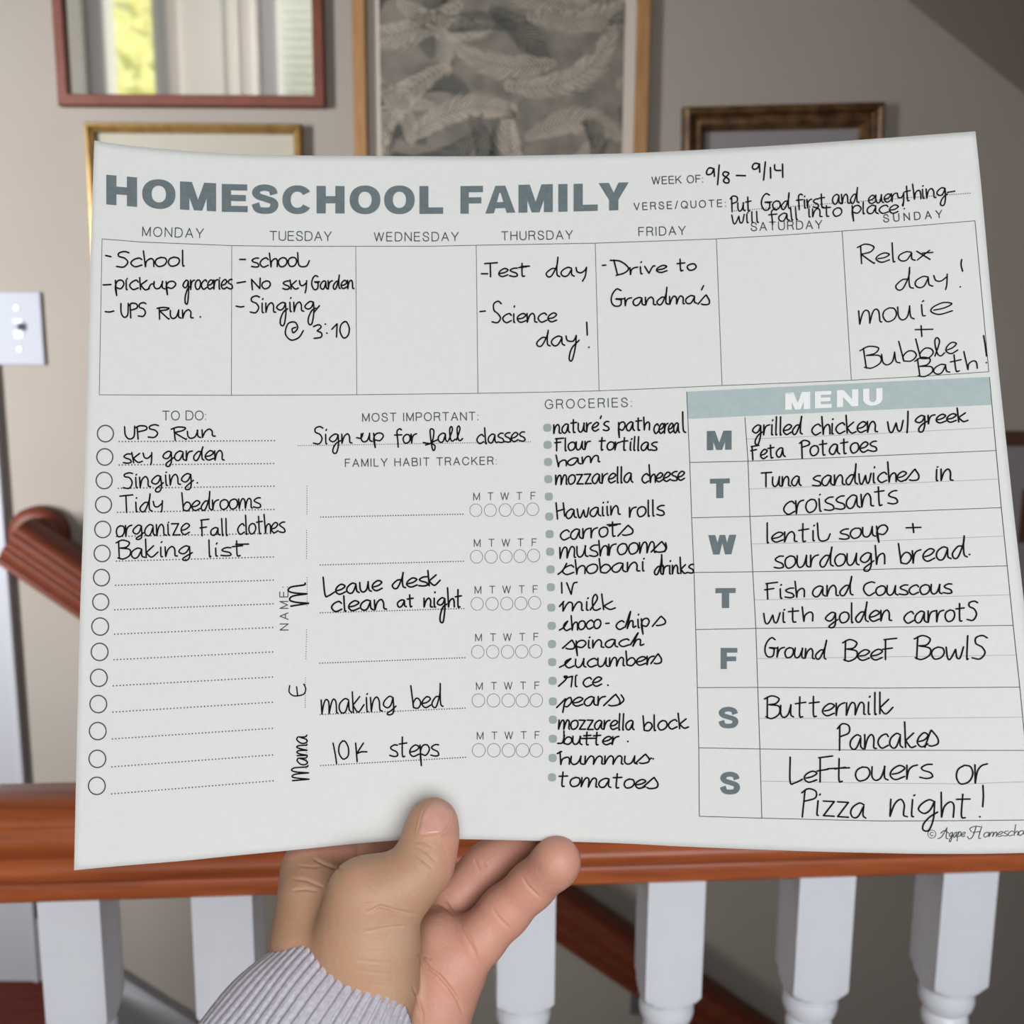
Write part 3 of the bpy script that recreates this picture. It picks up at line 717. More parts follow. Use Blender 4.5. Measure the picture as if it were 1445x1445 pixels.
# groceries
G1 = [
 ('I', [("nature's", 152, 298, 525, 276, 60, 95), ('path', 592, 280, 800, 272, 58, 88, 50), ('cereaλ'[:5], 832, 298, 1005, 290, 66, 90)], '1028,150 1032,270 1048,290'),
 ('I', [('Flour', 165, 416, 398, 404, 55, 85), ('tortillas', 457, 408, 850, 412, 55, 92)], ''),
 ('I', [('ham', 174, 524, 462, 488, 45, 80)], ''),
 ('I', [('mozzarella', 165, 645, 688, 628, 64, 108), ('cheeses'[:6], 752, 635, 1040, 614, 62, 122)], ''),
 ('I', [('Hawaiin', 170, 880, 602, 846, 60, 112), ('rolls', 668, 866, 900, 852, 66, 108)], ''),
 ('I', [('carrot', 197, 1022, 590, 992, 66, 105), ('$', 620, 992, 690, 975, 55, 60)], '515,918 605,912'),
 ('I', [('mushroom', 194, 1146, 840, 1105, 74, 105), ('$', 845, 1105, 912, 1095, 62, 68)], '912,1040 918,1075 905,1100'),
 ('I', [('chobani', 212, 1258, 775, 1230, 62, 98), ('drinks', 837, 1256, 1100, 1245, 58, 112)], '180,1255 212,1228 240,1180|885,1120 888,1200'),
 ('I', [], '205,1310 207,1382|240,1312 270,1390 270,1390 285,1320 310,1308'),
 ('J', [('mi', 215, 156, 395, 150, 60, 100), ('λk', 400, 154, 568, 140, 52, 108)], '190,125 220,90'),
 ('J', [('ɔhoco', 220, 290, 470, 272, 60, 100), ('cħip', 577, 282, 800, 262, 58, 115, 50), ('$', 850, 258, 912, 240, 52, 58)], '505,240 528,238'),
 ('J', [('$pinacħ', 235, 412, 762, 392, 52, 88, 55)], ''),
 ('J', [('ɔucumberu'[:8], 228, 542, 830, 520, 58, 100), ('$', 835, 515, 885, 505, 58, 64)], ''),
 ('J', [('ʀi', 222, 672, 318, 668, 70, 80), ('ce', 352, 672, 475, 664, 62, 80)], '520,660'),
 ('J', [('ρear', 205, 806, 500, 795, 60, 75, 42), ('$', 525, 800, 600, 790, 66, 72)], '600,790 628,760 610,725'),
 ('J', [('mozzarella', 184, 958, 697, 962, 62, 108), ('block', 760, 972, 1065, 950, 62, 105)], ''),
 ('J', [('butter', 215, 1062, 590, 1064, 56, 92)], '178,1055 210,1050 225,1000|655,1042|340,1022 440,1020'),
 ('J', [('hummu', 190, 1198, 715, 1195, 55, 88), ('$', 735, 1192, 800, 1182, 52, 58)], '175,1125 205,1110|800,1165 815,1155|827,1160'),
 ('J', [('tomatoe', 182, 1345, 770, 1362, 62, 105), ('$', 785, 1362, 858, 1355, 66, 72)], ''),
]
for c_, wds, r_ in G1: note(c_, wds, r_, 2.3, slant=0.05)
# menu
M1 = [
 ('K', [('grilled', 305, 250, 512, 246, 42, 75, 42), ('chicken', 554, 250, 828, 236, 45, 76), ('w', 874, 238, 938, 232, 44), ('greek', 990, 206, 1208, 192, 36, 58, 34)], '958,150 957,195 954,240'),
 ('K', [('Feta', 302, 354, 440, 340, 38, 58), ('Potatoes', 508, 340, 825, 318, 42, 66)], ''),
 ('K', [('Tuna', 345, 468, 507, 462, 40, 60), ('sandwiche', 557, 465, 950, 444, 42, 85), ('$', 965, 442, 1003, 436, 42, 46), ('in', 1072, 442, 1146, 440, 48, 66)], ''),
 ('K', [('croissants', 437, 586, 912, 538, 54, 84)], ''),
 ('K', [('lentil'[:5], 360, 702, 570, 694, 42, 82), ('ʟ', 580, 694, 630, 690, 42, 74), ('soup', 670, 690, 872, 670, 42, 48, 30)], '950,640 1012,638|978,622 982,660'),
 ('K', [('sourdough', 395, 811, 858, 792, 50, 80, 28), ('bread', 924, 794, 1205, 762, 52, 88)], '1217,752'),
 ('K', [('Fish', 362, 940, 520, 930, 40, 68), ('and', 557, 930, 725, 922, 44, 78), ('Couscous', 772, 926, 1140, 916, 40, 58)], ''),
 ('K', [('with', 352, 1042, 555, 1032, 42, 62), ('golden', 612, 1042, 888, 1030, 45, 82, 20), ('carrotS', 942, 1042, 1250, 1028, 48, 80)], ''),
 ('L', [('Ground', 354, 168, 612, 180, 42, 80), ('BeeF', 688, 186, 908, 180, 44, 88), ('BowlS', 988, 178, 1285, 178, 50, 98)], ''),
 ('L', [('Buttermilκ', 360, 427, 893, 408, 52, 92)], ''),
 ('L', [('Pancake', 665, 560, 1040, 548, 60, 108, 10), ('$', 1048, 548, 1088, 532, 58, 64)], ''),
 ('L', [('LeFt', 462, 700, 700, 692, 46, 108), ('ouers', 737, 692, 1058, 680, 58), ('or', 1162, 705, 1290, 698, 78)], '620,640 712,636'),
 ('L', [('Pizza', 508, 832, 778, 848, 62, 110), ('night', 882, 840, 1222, 846, 72, 105, 62)], '1273,710 1275,755 1272,800|1260,842'),
]
for c_, wds, r_ in M1: note(c_, wds, r_, 2.2, slant=0.04)

# --- thin printed capitals
CAPS = {
 'A': (8, "0,0 4,10 4,10 8,0|1.4,3.4 6.6,3.4"), 'B': (7, "0,0 0,10 0,10 4,10 6,9 6,6.5 4,5.3 0,5.3|4,5.3 6.5,4.5 6.8,1.5 5,0 0,0"), 'C': (8.4, "8.2,7.2 6.8,9.4 4.2,10.1 1.4,8.8 0,5 1.4,1.2 4.2,-0.1 6.8,.8 8.3,3"),
 'D': (7.8, "0,0 0,10 0,10 3.6,10 6.6,8.8 7.8,5 6.6,1.2 3.6,0 0,0 0,0"), 'E': (6.4, "6.4,0 6.4,0 0,0 0,0 0,10 0,10 6.2,10|0,5.3 5.8,5.3"), 'F': (6, "0,0 0,10 0,10 6,10|0,5.2 5.2,5.2"),
 'G': (8.8, "8.2,7.4 6.8,9.4 4.2,10.1 1.4,8.8 0,5 1.4,1.2 4.4,-0.1 7,.6 8.6,2 8.6,2 8.6,4.7 8.6,4.7 4.8,4.7"), 'H': (7.4, "0,0 0,10|7.4,0 7.4,10|0,5.3 7.4,5.3"), 'I': (0.3, "0,0 0,10"),
 'K': (7, "0,0 0,10|6.8,10 0,3.6|2.6,6 7.2,0"), 'L': (5.6, "0,10 0,0 0,0 5.6,0"), 'M': (8.4, "0,0 0,10 0,10 4.2,0.6 4.2,0.6 8.4,10 8.4,10 8.4,0"), 'N': (7.4, "0,0 0,10 0,10 7.4,0 7.4,0 7.4,10"),
 'O': (9, "4.5,10.1 1.4,8.8 0,5 1.4,1.2 4.5,-.1 7.6,1.2 9,5 7.6,8.8 4.5,10.1"), 'P': (6.8, "0,0 0,10 0,10 4,10 6.4,9.2 6.8,7.2 6.2,5.4 4,4.6 0,4.6"), 'Q': (9, "4.5,10.1 1.4,8.8 0,5 1.4,1.2 4.5,-.1 7.6,1.2 9,5 7.6,8.8 4.5,10.1|5.4,2.6 8.8,-.4"),
 'R': (7.2, "0,0 0,10 0,10 4.4,10 6.6,9.2 7,7.4 6.4,5.8 4.4,5 0,5|4.4,5 6,4.2 6.6,1.4 7.3,0"), 'S': (7, "6.6,7.4 5.4,9.6 3.2,10.1 1,9.2 .5,7.4 1.6,5.9 5,4.7 6.8,3 6.2,.8 3.6,-.1 1,.7 0,3"), 'T': (7.4, "0,10 7.4,10|3.7,10 3.7,0"),
 'U': (7.2, "0,10 0,3.4 1,.8 3.6,-.1 6.2,.8 7.2,3.4 7.2,10"), 'V': (7.6, "0,10 3.8,0 3.8,0 7.6,10"), 'W': (11, "0,10 2.8,0 2.8,0 5.5,10 5.5,10 8.2,0 8.2,0 11,10"), 'Y': (7.8, "0,10 3.9,4.2 3.9,4.2 7.8,10|3.9,4.2 3.9,0"),
 ':': (0.4, "0,.4 .2,.4|0,6 .2,6"), '/': (4, "0,-.6 3.6,10.6"), ' ': (2.4, None)}
STRAIGHT = set('AEFHIKLMNTVWYZ/:')
def caps(ink, crop, text, x0, y0, x1, y1, h, w=1.4):
    n = len(text); nat = sum(CAPS[c][0] for c in text) * h / 10; L = math.hypot(x1 - x0, y1 - y0); tr = (L - nat) / (n - 1)
    ax, ay = (x1 - x0) / L, (y1 - y0) / L; ux, uy = ay, -ax; x = 0
    for c in text:
        wd, t = CAPS[c]
        if t:
            for s_ in parse(t):
                pts = []
                for gx, gy in s_:
                    X = x + gx * h / 10; Y = gy * h / 10
                    pts.append(T(crop, x0 + ax * X + ux * Y, y0 + ay * X + uy * Y))
                ink.stroke(pts if c in STRAIGHT else catmull(pts), w)
        x += wd * h / 10 + tr
def label_(crop, *a, w=1.4, m=None):
    ink = Ink(); caps(ink, crop, *a, w=w); return ink.build('printed_caption', m or M_print)
label_('A', 'MONDAY', 293, 552, 602, 562, 46)
label_('A', 'TUESDAY', 943, 574, 1255, 576, 45)
label_('B', 'WEDNESDAY', 102, 578, 530, 577, 43)
label_('B', 'THURSDAY', 752, 573, 1112, 567, 42)
label_('C', 'FRIDAY', 112, 788, 450, 778, 60)
label_('C', 'SATURDAY', 930, 751, 1445, 733, 58)
label_('D', 'SUNDAY', 388, 482, 685, 458, 37)
label_('C', 'WEEK OF:', 208, 412, 578, 398, 52)
label_('C', 'VERSE/QUOTE:', 78, 600, 744, 574, 50)
label_('B', 'GROCERIES:', 974, 1433, 1414, 1422, 44)
label_('E', 'TO DO:', 585, 147, 860, 146, 56)
label_('F', 'MOST IMPORTANT:', 476, 125, 1065, 118, 40)
label_('F', 'FAMILY HABIT TRACKER:', 388, 356, 1158, 344, 38)
label_('Z', 'NAME:', 406.8, 889, 406.2, 828, 11.5)
# habit tracker rows
rows = [('F', 526, (1057, 1128, 1200, 1275, 1345), (578, 578, 577, 575, 573), (1053, 1127, 1203, 1273, 1343), 36, 31),
        ('F', 763, (1060, 1133, 1206, 1281, 1351), (815, 815, 814, 812, 809), (1057, 1131, 1207, 1278, 1348), 36, 31.5),
        ('F', 1002, (1064, 1137, 1210, 1287, 1356), (1055, 1055, 1054, 1053, 1050), (1060, 1136, 1211, 1283, 1353), 36, 31.5),
        ('H', 125, (1067, 1141, 1214, 1290, 1360), (180, 180, 180, 179, 177), (1063, 1139, 1215, 1287, 1358), 36, 32),
        ('H', 373, (1071, 1145, 1218, 1294, 1365), (428, 428, 428, 428, 427), (1066, 1143, 1219, 1290, 1361), 36, 32.5),
        ('H', 626, (1075, 1148, 1221, 1297, 1366), (682, 682, 682, 682, 682), (1068, 1145, 1220, 1291, 1361), 36, 33)]
def ring(ink, x, y, rx, ry, w, n=36):
    o, i = [], []
    for k in range(n):
        c, s_ = math.cos(2 * math.pi * k / n), math.sin(2 * math.pi * k / n)
        o.append(ink.pt(x + (rx + w / 2) * c, y + (ry + w / 2) * s_)); i.append(ink.pt(x + (rx - w / 2) * c, y + (ry - w / 2) * s_))
    for k in range(n):
        k2 = (k + 1) % n; ink.f.append((o[k], o[k2], i[k2], i[k]))
for crop, by, lx, cy_, cx_, h, r_ in rows:
    ink = Ink()
    for ch, x in zip('MTWTF', lx): caps1 = CAPS[ch]; wd = caps1[0] * h / 10; [ink.stroke([T(crop, x - wd / 2 + gx * h / 10, by - (x - lx[0]) * .012 - gy * h / 10) for gx, gy in s_], 1.15) for s_ in parse(caps1[1])]
    ink.build('weekday_initials', M_print)
    for x, y in zip(cx_, cy_):
        ink = Ink(); X, Y = T(crop, x, y); ring(ink, X, Y, r_ / 3.6125, (r_ + 1.5) / 3.6125, .62); ink.build('habit_circle', M_line)
# check circles
for crop, pts, r_ in (('E', [(220, 234), (216, 383), (212, 533), (208, 687), (203, 845), (199, 998), (195, 1152), (190, 1307)], 51), ('G', [(157, 92), (154, 228), (150, 367), (147, 508), (144, 653), (142, 802), (139, 947)], 45)):
    for x, y in pts:
        ink = Ink(); X, Y = T(crop, x, y); ring(ink, X, Y, r_ / CROP[crop][2], (r_ + 1.5) / CROP[crop][2], 1.75, 44); ink.build('check_circle', M_print)
# dotted lines
def dots(crop, x0, y0, x1, y1, step=4.45, r=1.05, sag=0):
    (a0, b0), (a1, b1) = T(crop, x0, y0), T(crop, x1, y1); L = math.hypot(a1 - a0, b1 - b0); n = max(2, round(L / step)); ink = Ink()
    for k in range(n + 1):
        t = k / n; ink.disc(a0 + (a1 - a0) * t, b0 + (b1 - b0) * t + sag * 4 * t * (1 - t), r, 7)
    return ink.build('dotted_line', M_print)
for q in [(308, 285, 1297, 279), (308, 434, 1292, 425), (302, 583, 1294, 569), (297, 736, 1294, 718), (290, 890, 1292, 870), (290, 1047, 1290, 1020), (285, 1201, 1289, 1168), (280, 1357, 1288, 1319)]: dots('E', *q)
for q in [(235, 133, 1083, 97), (231, 270, 1083, 228), (228, 410, 1082, 363), (226, 551, 1081, 498), (223, 695, 1081, 638), (220, 845, 1082, 781), (219, 990, 1085, 920)]: dots('G', *q, step=4.75)
dots('F', 147, 249, 1332, 229, 3.1, .75)
for c_, q in (('F', (262, 613, 987, 598)), ('F', (260, 857, 990, 838)), ('F', (260, 1101, 992, 1079)), ('H', (258, 238, 997, 210)), ('H', (260, 500, 998, 467)), ('H', (262, 760, 1000, 718))): dots(c_, *q, step=3.65, r=.95)
for c_, q in (('F', (192, 455, 192, 597)), ('F', (190, 680, 190, 823)), ('F', (192, 922, 193, 1065)), ('H', (190, 68, 187, 215)), ('H', (184, 312, 183, 462)), ('H', (190, 612, 188, 775))): dots(c_, *q, step=3.3, r=.7)
dots('Z', 1033, 297.5, 1369, 272.5, 3.2, .75)
# bullets
for crop, pts in (('I', [(108, 258), (110, 374), (113, 491), (115, 608), (118, 726), (121, 862), (124, 981), (127, 1101), (130, 1221), (132, 1342)]), ('J', [(135, 132), (138, 256), (140, 380), (141, 503), (144, 630), (146, 770), (146, 894), (146, 1024), (144, 1154), (140, 1286)])):
    for x, y in pts:
        ink = Ink(); X, Y = T(crop, x, y); r_ = 5.7
        ink.f.append(tuple(ink.pt(X + r_ * math.copysign(abs(math.cos(a_)) ** .72, math.cos(a_)), Y + r_ * math.copysign(abs(math.sin(a_)) ** .72, math.sin(a_))) for a_ in [2 * math.pi * k / 24 for k in range(24)]))
        ink.build('bullet_dot', M_dot)
# ruled tables
def rule(pts, w=.85, m=None, crop='Z', name='ruled_line'):
    ink = Ink(0.0004); p = [T(crop, *q) for q in pts]
    # resample so that the line follows the bowed sheet
    out = []
    for (x0, y0), (x1, y1) in zip(p, p[1:]):
        n = max(1, int(math.hypot(x1 - x0, y1 - y0) / 12))
        out += [(x0 + (x1 - x0) * k / n, y0 + (y1 - y0) * k / n) for k in range(n)]
    out.append(p[-1]); ink.stroke(out, w, caps=False); return ink.build(name, m or M_line)
top_line = [(144, 337), (200, 341.5), (327, 346.5), (400, 347.5), (502, 347.5), (600, 347.5), (673, 346), (760, 344.5), (841, 343), (930, 340), (1011, 337), (1100, 332), (1188, 326), (1280, 319.5), (1376, 311.5)]
bot_line = [(140, 557), (240, 557.5), (326, 557.8), (503, 557), (674, 555), (760, 553.5), (845, 551.5), (930, 548), (1019, 544), (1110, 540.5), (1201, 536.5), (1300, 531), (1395.5, 524.5)]
rule(top_line); rule(bot_line)
for a_, b_ in (((144, 337), (140, 557)), ((327, 346.5), (326.5, 557.8)), ((502, 347.5), (503.5, 557)), ((672, 346), (674.5, 555)), ((840, 343), (845.5, 551.5)), ((1011, 337), (1019, 544)), ((1188.5, 326), (1201.5, 536.5)), ((1376, 311.5), (1395.5, 524.5))):
    rule([a_, b_], .8)
K = lambda x, y: T('K', x, y)
Lc = lambda x, y: T('L', x, y)
rule([K(27, 68), K(40, 365), K(48, 598), K(58, 828), Lc(65, 55), Lc(72, 299), Lc(78, 552), Lc(80, 840)], 1.0)
rule([K(272, 175), K(285, 360), K(293, 592), K(305, 825), Lc(318, 50), Lc(326, 298), Lc(335, 555), Lc(343, 848)], 1.0)
RB = [K(1300, 5), K(1328, 315), K(1350, 555), K(1375, 800), Lc(1400, 37), Lc(1428, 297), (1448, 1060), (1457, 1157)]
rule(RB, 1.0)
for q in ([K(40, 365), K(285, 360), K(800, 338), K(1328, 315)], [K(48, 598), K(293, 592), K(800, 576), K(1350, 555)], [K(58, 828), K(305, 825), K(850, 814), K(1375, 800)],
          [Lc(65, 55), Lc(318, 50), Lc(850, 45), Lc(1400, 37)], [Lc(72, 299), Lc(325, 298), Lc(850, 301), Lc(1428, 297)], [Lc(78, 552), Lc(335, 557), Lc(850, 562), Lc(1300, 563), (1448.5, 1059)], [Lc(80, 840), Lc(342, 848), Lc(850, 860), Lc(1250, 858), (1457, 1157)]): rule(q, 1.0)
for q in ([K(278, 267), K(800, 245), K(1315, 218)], [K(290, 477), K(800, 458), K(1335, 435)], [K(302, 708), K(850, 694), K(1358, 675)], [K(313, 943), K(850, 935), K(1385, 922)],
          [Lc(322, 177), Lc(850, 170), Lc(1410, 162)], [Lc(333, 428), Lc(850, 429), (1443, 1012)], [Lc(340, 692), Lc(850, 701), Lc(1200, 704), (1452, 1103)]): rule(q, .7, M_faint)
# menu band
ink = Ink(0.0003); a0, a1, b0, b1 = K(27, 68), K(1300, 5), K(33, 182), K(1307, 123); n = 40; pr = None
for k in range(n + 1):
    t = k / n; bow = -1.0 * math.sin(math.pi * t)
    cur = (ink.pt(a0[0] + (a1[0] - a0[0]) * t, a0[1] + (a1[1] - a0[1]) * t + bow * .3), ink.pt(b0[0] + (b1[0] - b0[0]) * t, b0[1] + (b1[1] - b0[1]) * t + bow * .3))
    if pr: ink.f.append((pr[0], cur[0], cur[1], pr[1]))
    pr = cur
ink.build('menu_header_band', M_band, 'pale teal band behind the word MENU')

# --- heavy letters: convex polygons / arcs in a unit box (y down)
def arc(cx, cy, rx, ry, a0, a1, tx, ty, n=22, e=1.0):
    out = []
    f = lambda a_, q: math.copysign(abs(math.cos(a_)) ** e, math.cos(a_)) * q[0]
    for k in range(n):
        qs = []
        for a_, (r1, r2) in ((a0 + (a1 - a0) * k / n, (rx, ry)), (a0 + (a1 - a0) * (k + 1) / n, (rx, ry)), (a0 + (a1 - a0) * (k + 1) / n, (rx - tx, ry - ty)), (a0 + (a1 - a0) * k / n, (rx - tx, ry - ty))):
            qs.append((cx + r1 * math.copysign(abs(math.cos(a_)) ** e, math.cos(a_)), cy - r2 * math.copysign(abs(math.sin(a_)) ** e, math.sin(a_))))
        out.append(qs)
    return out
def rect(x0, y0, x1, y1): return [(x0, y0), (x1, y0), (x1, y1), (x0, y1)]
def thick(pts, wx, wy=None):
    """thick curve in unit space as quads with anisotropic width"""
    wy = wy or wx; c = catmull(pts, 7); out = []; pr = None
    for i, p in enumerate(c):
        a_ = c[max(0, i - 1)]; b_ = c[min(len(c) - 1, i + 1)]; dx, dy = b_[0] - a_[0], b_[1] - a_[1]; l = math.hypot(dx, dy) or 1
        e = (-dy / l * wx / 2, dx / l * wy / 2); cur = ((p[0] + e[0], p[1] + e[1]), (p[0] - e[0], p[1] - e[1]))
        if pr: out.append([pr[0], cur[0], cur[1], pr[1]])
        pr = cur
    return out
d2 = math.pi / 180
HEAVY = {
 'H': [rect(0, 0, .33, 1), rect(.67, 0, 1, 1), rect(.3, .37, .7, .63)], 'O': arc(.5, .5, .5, .5, 0, 2 * math.pi, .285, .215, 40, .92),
 'M': [rect(0, 0, .26, 1), rect(.74, 0, 1, 1), [(0, 0), (.33, 0), (.5, .62), (.5, 1), (.385, 1), (.2, .35)], [(1, 0), (.67, 0), (.5, .62), (.5, 1), (.615, 1), (.8, .35)]],
 'E': [rect(0, 0, .36, 1), rect(.3, 0, .985, .22), rect(.3, .385, .93, .605), rect(.3, .78, 1, 1)],
 'S': thick([(.84, .335), (.76, .17), (.50, .105), (.25, .16), (.165, .29), (.27, .41), (.55, .49), (.80, .58), (.85, .72), (.74, .86), (.5, .895), (.24, .85), (.14, .655)], .30, .215),
 'C': arc(.52, .5, .52, .5, 33 * d2, 327 * d2, .29, .215, 34, .92), 'L': [rect(0, 0, .38, 1), rect(.3, .77, 1, 1)], 'F': [rect(0, 0, .37, 1), rect(.3, 0, 1, .225), rect(.3, .41, .93, .63)],
 'A': [[(.335, 0), (.665, 0), (.5, .12), (.29, 1), (0, 1)], [(.665, 0), (1, 1), (.71, 1), (.5, .22), (.5, 0)], [(.335, 0), (.665, 0), (.54, .26), (.46, .26)], rect(.25, .60, .75, .82)],
 'I': [rect(0, 0, 1, 1)], 'Y': [[(0, 0), (.34, 0), (.5, .36), (.5, .68), (.345, .62)], [(1, 0), (.66, 0), (.5, .36), (.5, .68), (.655, .62)], rect(.345, .55, .655, 1)],
 'N': [rect(0, 0, .29, 1), rect(.71, 0, 1, 1), [(0, 0), (.31, 0), (1, 1), (.69, 1)]], 'U': [rect(0, 0, .32, .6), rect(.68, 0, 1, .6)] + arc(.5, .6, .5, .4, math.pi, 2 * math.pi, .32, .2, 20),
 'T': [rect(0, 0, 1, .25), rect(.32, .2, .68, 1)], 'W': [[(0, 0), (.25, 0), (.38, .66), (.40, 1), (.18, 1)], [(.40, 0), (.52, 0), (.52, .3), (.40, 1), (.25, 1), (.3, .62)], [(.60, 0), (.48, 0), (.48, .3), (.60, 1), (.75, 1), (.7, .62)], [(1, 0), (.75, 0), (.62, .66), (.60, 1), (.82, 1)]],
}
def heavy(ch, crop, x0, x1, ytl, ytr, ybl, ybr, m, name, lift=.0005, xs_=0.0):
    ink = Ink(lift)
    for poly in HEAVY[ch]:
        pts = []
        for u, v in poly:
            yt = ytl + (ytr - ytl) * u; yb_ = ybl + (ybr - ybl) * u
            pts.append(T(crop, x0 + (x1 - x0) * u + xs_ * v, yt + (yb_ - yt) * v))
        ink.poly(pts)
    return ink.build(name, m)
for a_ in [('H', 'A', 108, 265, 240, 254, 391, 404), ('O', 'A', 291, 461, 261, 266, 410, 418), ('M', 'A', 484, 668, 274, 284, 417, 427), ('E', 'A', 697, 829, 287, 290, 429, 431), ('S', 'A', 849, 985, 289, 291, 438, 440), ('C', 'A', 1006, 1153, 294, 295, 440, 441),
           ('H', 'A', 1180, 1323, 297, 298, 437, 438), ('O', 'B', -24, 133, 295, 295, 441, 441), ('O', 'B', 152, 308, 295, 295, 441, 441), ('L', 'B', 332, 453, 298, 298, 440, 439),
           ('F', 'B', 541, 656, 298, 297, 439, 438), ('A', 'B', 668, 821, 298, 295, 438, 433), ('M', 'B', 837, 1012, 292, 288, 434, 430), ('I', 'B', 1040, 1087, 288, 287, 429, 428), ('L', 'B', 1118, 1241, 287, 284, 427, 424), ('Y', 'B', 1246, 1399, 283, 279, 424, 419)]:
    heavy(*a_, M_title, 'title_letter')
for a_ in [('M', 'K', 441, 546, 73, 67, 144, 140), ('E', 'K', 566, 636, 67, 64, 138, 135), ('N', 'K', 658, 748, 62, 57, 133, 128), ('U', 'K', 768, 850, 56, 52, 128, 124)]:
    heavy(*a_, M_letter, 'header_letter', .0007)
for a_ in [('M', 'K', 112, 216, 233, 231, 314, 311), ('T', 'K', 125, 208, 434, 432, 516, 514), ('W', 'K', 118, 236, 671, 669, 753, 751), ('T', 'K', 148, 233, 894, 893, 978, 977), ('F', 'L', 170, 240, 132, 132, 221, 220), ('S', 'L', 161, 244, 380, 380, 470, 470), ('S', 'L', 167, 251, 653, 653, 748, 748)]:
    heavy(*a_, M_title, 'menu_day_letter')
# script credit line
ink = Ink()
X, Y = T('L', 1058, 915); ring(ink, X, Y, 5.6, 5.8, .8, 24)
raw(ink, 'L', '1064,908 1055,908 1051,915 1056,922 1064,920', .9)
raw(ink, 'L', '1083,935 1100,925 1122,888 1122,888 1118,930 1126,934|1095,912 1112,900 1130,912', 1.1)
hand(ink, 'L', 'gapɔ'[:3], 1130, 930, 1178, 927, 22, 30, 18, w=1.0, slant=.25); hand(ink, 'L', 'e', 1182, 927, 1196, 926, 20, w=1.0, slant=.2)
raw(ink, 'L', '1208,925 1215,935 1230,925 1245,882|1225,905 1218,892 1240,882 1262,884|1268,882 1255,930 1265,932|1230,908 1262,904', 1.1)
hand(ink, 'L', 'omeschool', 1275, 928, 1475, 918, 20, 46, w=1.0, slant=.25)
ink.build('script_credit', M_print)
# ------------------------------------------------------------------ the hand (a continuous surface from a distance field)
SKIN_TAN, SKIN_ROSE, SKIN_PALE = (178, 142, 113), (203, 148, 130), (196, 170, 144)
CUFF_TILT = 0.0145
def cpt(px, py, d):        # camera-frame metres: x right, y down, z away
    return np.array([(px - 722.5) / F_PX * d, (py - 722.5) / F_PX * d, d])
def cam_to_world(v): return CAM + RT * v[0] - UP * v[1] + FWD * v[2]
lo = cpt(330, 1095, .30) ; lo[2] = .258; hi = cpt(850, 1500, .31); hi[2] = .362
H_ = 0.00075
nx, ny, nz = [int((hi[k] - lo[k]) / H_) + 1 for k in range(3)]
gx = (lo[0] + H_ * np.arange(nx)).astype(np.float32)[:, None, None]; gy = (lo[1] + H_ * np.arange(ny)).astype(np.float32)[None, :, None]; gz = (lo[2] + H_ * np.arange(nz)).astype(np.float32)[None, None, :]
def smin(a, b, k):
    h = np.clip(0.5 + 0.5 * (b - a) / k, 0, 1); return b + (a - b) * h - k * h * (1 - h)
def cone(a, b, ra, rb):
    d = b - a; L2 = float(d @ d)
    t = np.clip(((gx - a[0]) * d[0] + (gy - a[1]) * d[1] + (gz - a[2]) * d[2]) / L2, 0, 1)
    return np.sqrt((gx - a[0] - t * d[0]) ** 2 + (gy - a[1] - t * d[1]) ** 2 + (gz - a[2] - t * d[2]) ** 2) - (ra + (rb - ra) * t)
def chain(pts, k=.003):
    f = None
    for (p, r), (q, s_) in zip(pts, pts[1:]):
        g = cone(cpt(*p), cpt(*q), r, s_); f = g if f is None else smin(f, g, k)
    return f.astype(np.float32)
mm = .001
thumb = chain([((611, 1161, .3010), 7.3*mm), ((607, 1185, .2995), 7.6*mm), ((597, 1222, .2970), 8.1*mm), ((575, 1243, .2945), 7.8*mm), ((545, 1256, .2930), 8.0*mm), ((512, 1262, .2925), 9.2*mm), ((500, 1330, .2950), 12*mm)], .004)
thenar = chain([((540, 1262, .2955), 8.6*mm), ((566, 1268, .296), 6.5*mm)], .004)
thenar = smin(thenar, chain([((520, 1285, .2960), 11*mm), ((527, 1330, .2960), 12.6*mm), ((523, 1385, .2970), 13*mm), ((500, 1470, .301), 15*mm)], .005), .006)
meta = chain([((440, 1228, .3190), 9.0*mm), ((447, 1268, .3130), 11.0*mm), ((450, 1330, .3070), 13.5*mm), ((448, 1400, .3050), 15.5*mm), ((455, 1490, .307), 18*mm)], .005)
index = chain([((440, 1228, .3200), 8.6*mm), ((475, 1204, .3250), 7.8*mm), ((515, 1193, .3290), 7.4*mm), ((552, 1172, .3270), 6.8*mm), ((590, 1140, .3240), 6.4*mm)])
middle = chain([((530, 1290, .331), 9*mm), ((570, 1215, .340), 8.0*mm), ((600, 1160, .336), 7.4*mm), ((628, 1120, .329), 7*mm)])
ring_f = chain([((600, 1320, .322), 9*mm), ((632, 1278, .328), 7.6*mm), ((685, 1226, .331), 7.4*mm), ((740, 1176, .330), 7.0*mm), ((778, 1130, .325), 6.6*mm)])
pinky = chain([((650, 1352, .3130), 8.4*mm), ((676, 1325, .3130), 7.7*mm), ((712, 1286, .3140), 7.5*mm), ((750, 1250, .3120), 6.9*mm), ((782, 1220, .3080), 6.9*mm), ((787, 1213, .3062), 6.8*mm)])
palm = chain([((622, 1328, .3160), 9.5*mm), ((629, 1370, .3145), 11.2*mm), ((612, 1420, .3130), 11*mm), ((590, 1500, .312), 14*mm)], .005)
palm = smin(palm, chain([((560, 1320, .325), 13*mm), ((540, 1400, .318), 15*mm), ((520, 1500, .314), 18*mm)], .005), .006)
f = smin(palm, meta, .008); f = smin(f, thenar, .0035); f = smin(f, thumb, .006)
f = smin(f, index, .004); f = smin(f, middle, .004); f = smin(f, ring_f, .003); f = smin(f, pinky, .0035)
del thumb, thenar, meta, index, middle, ring_f, pinky, palm
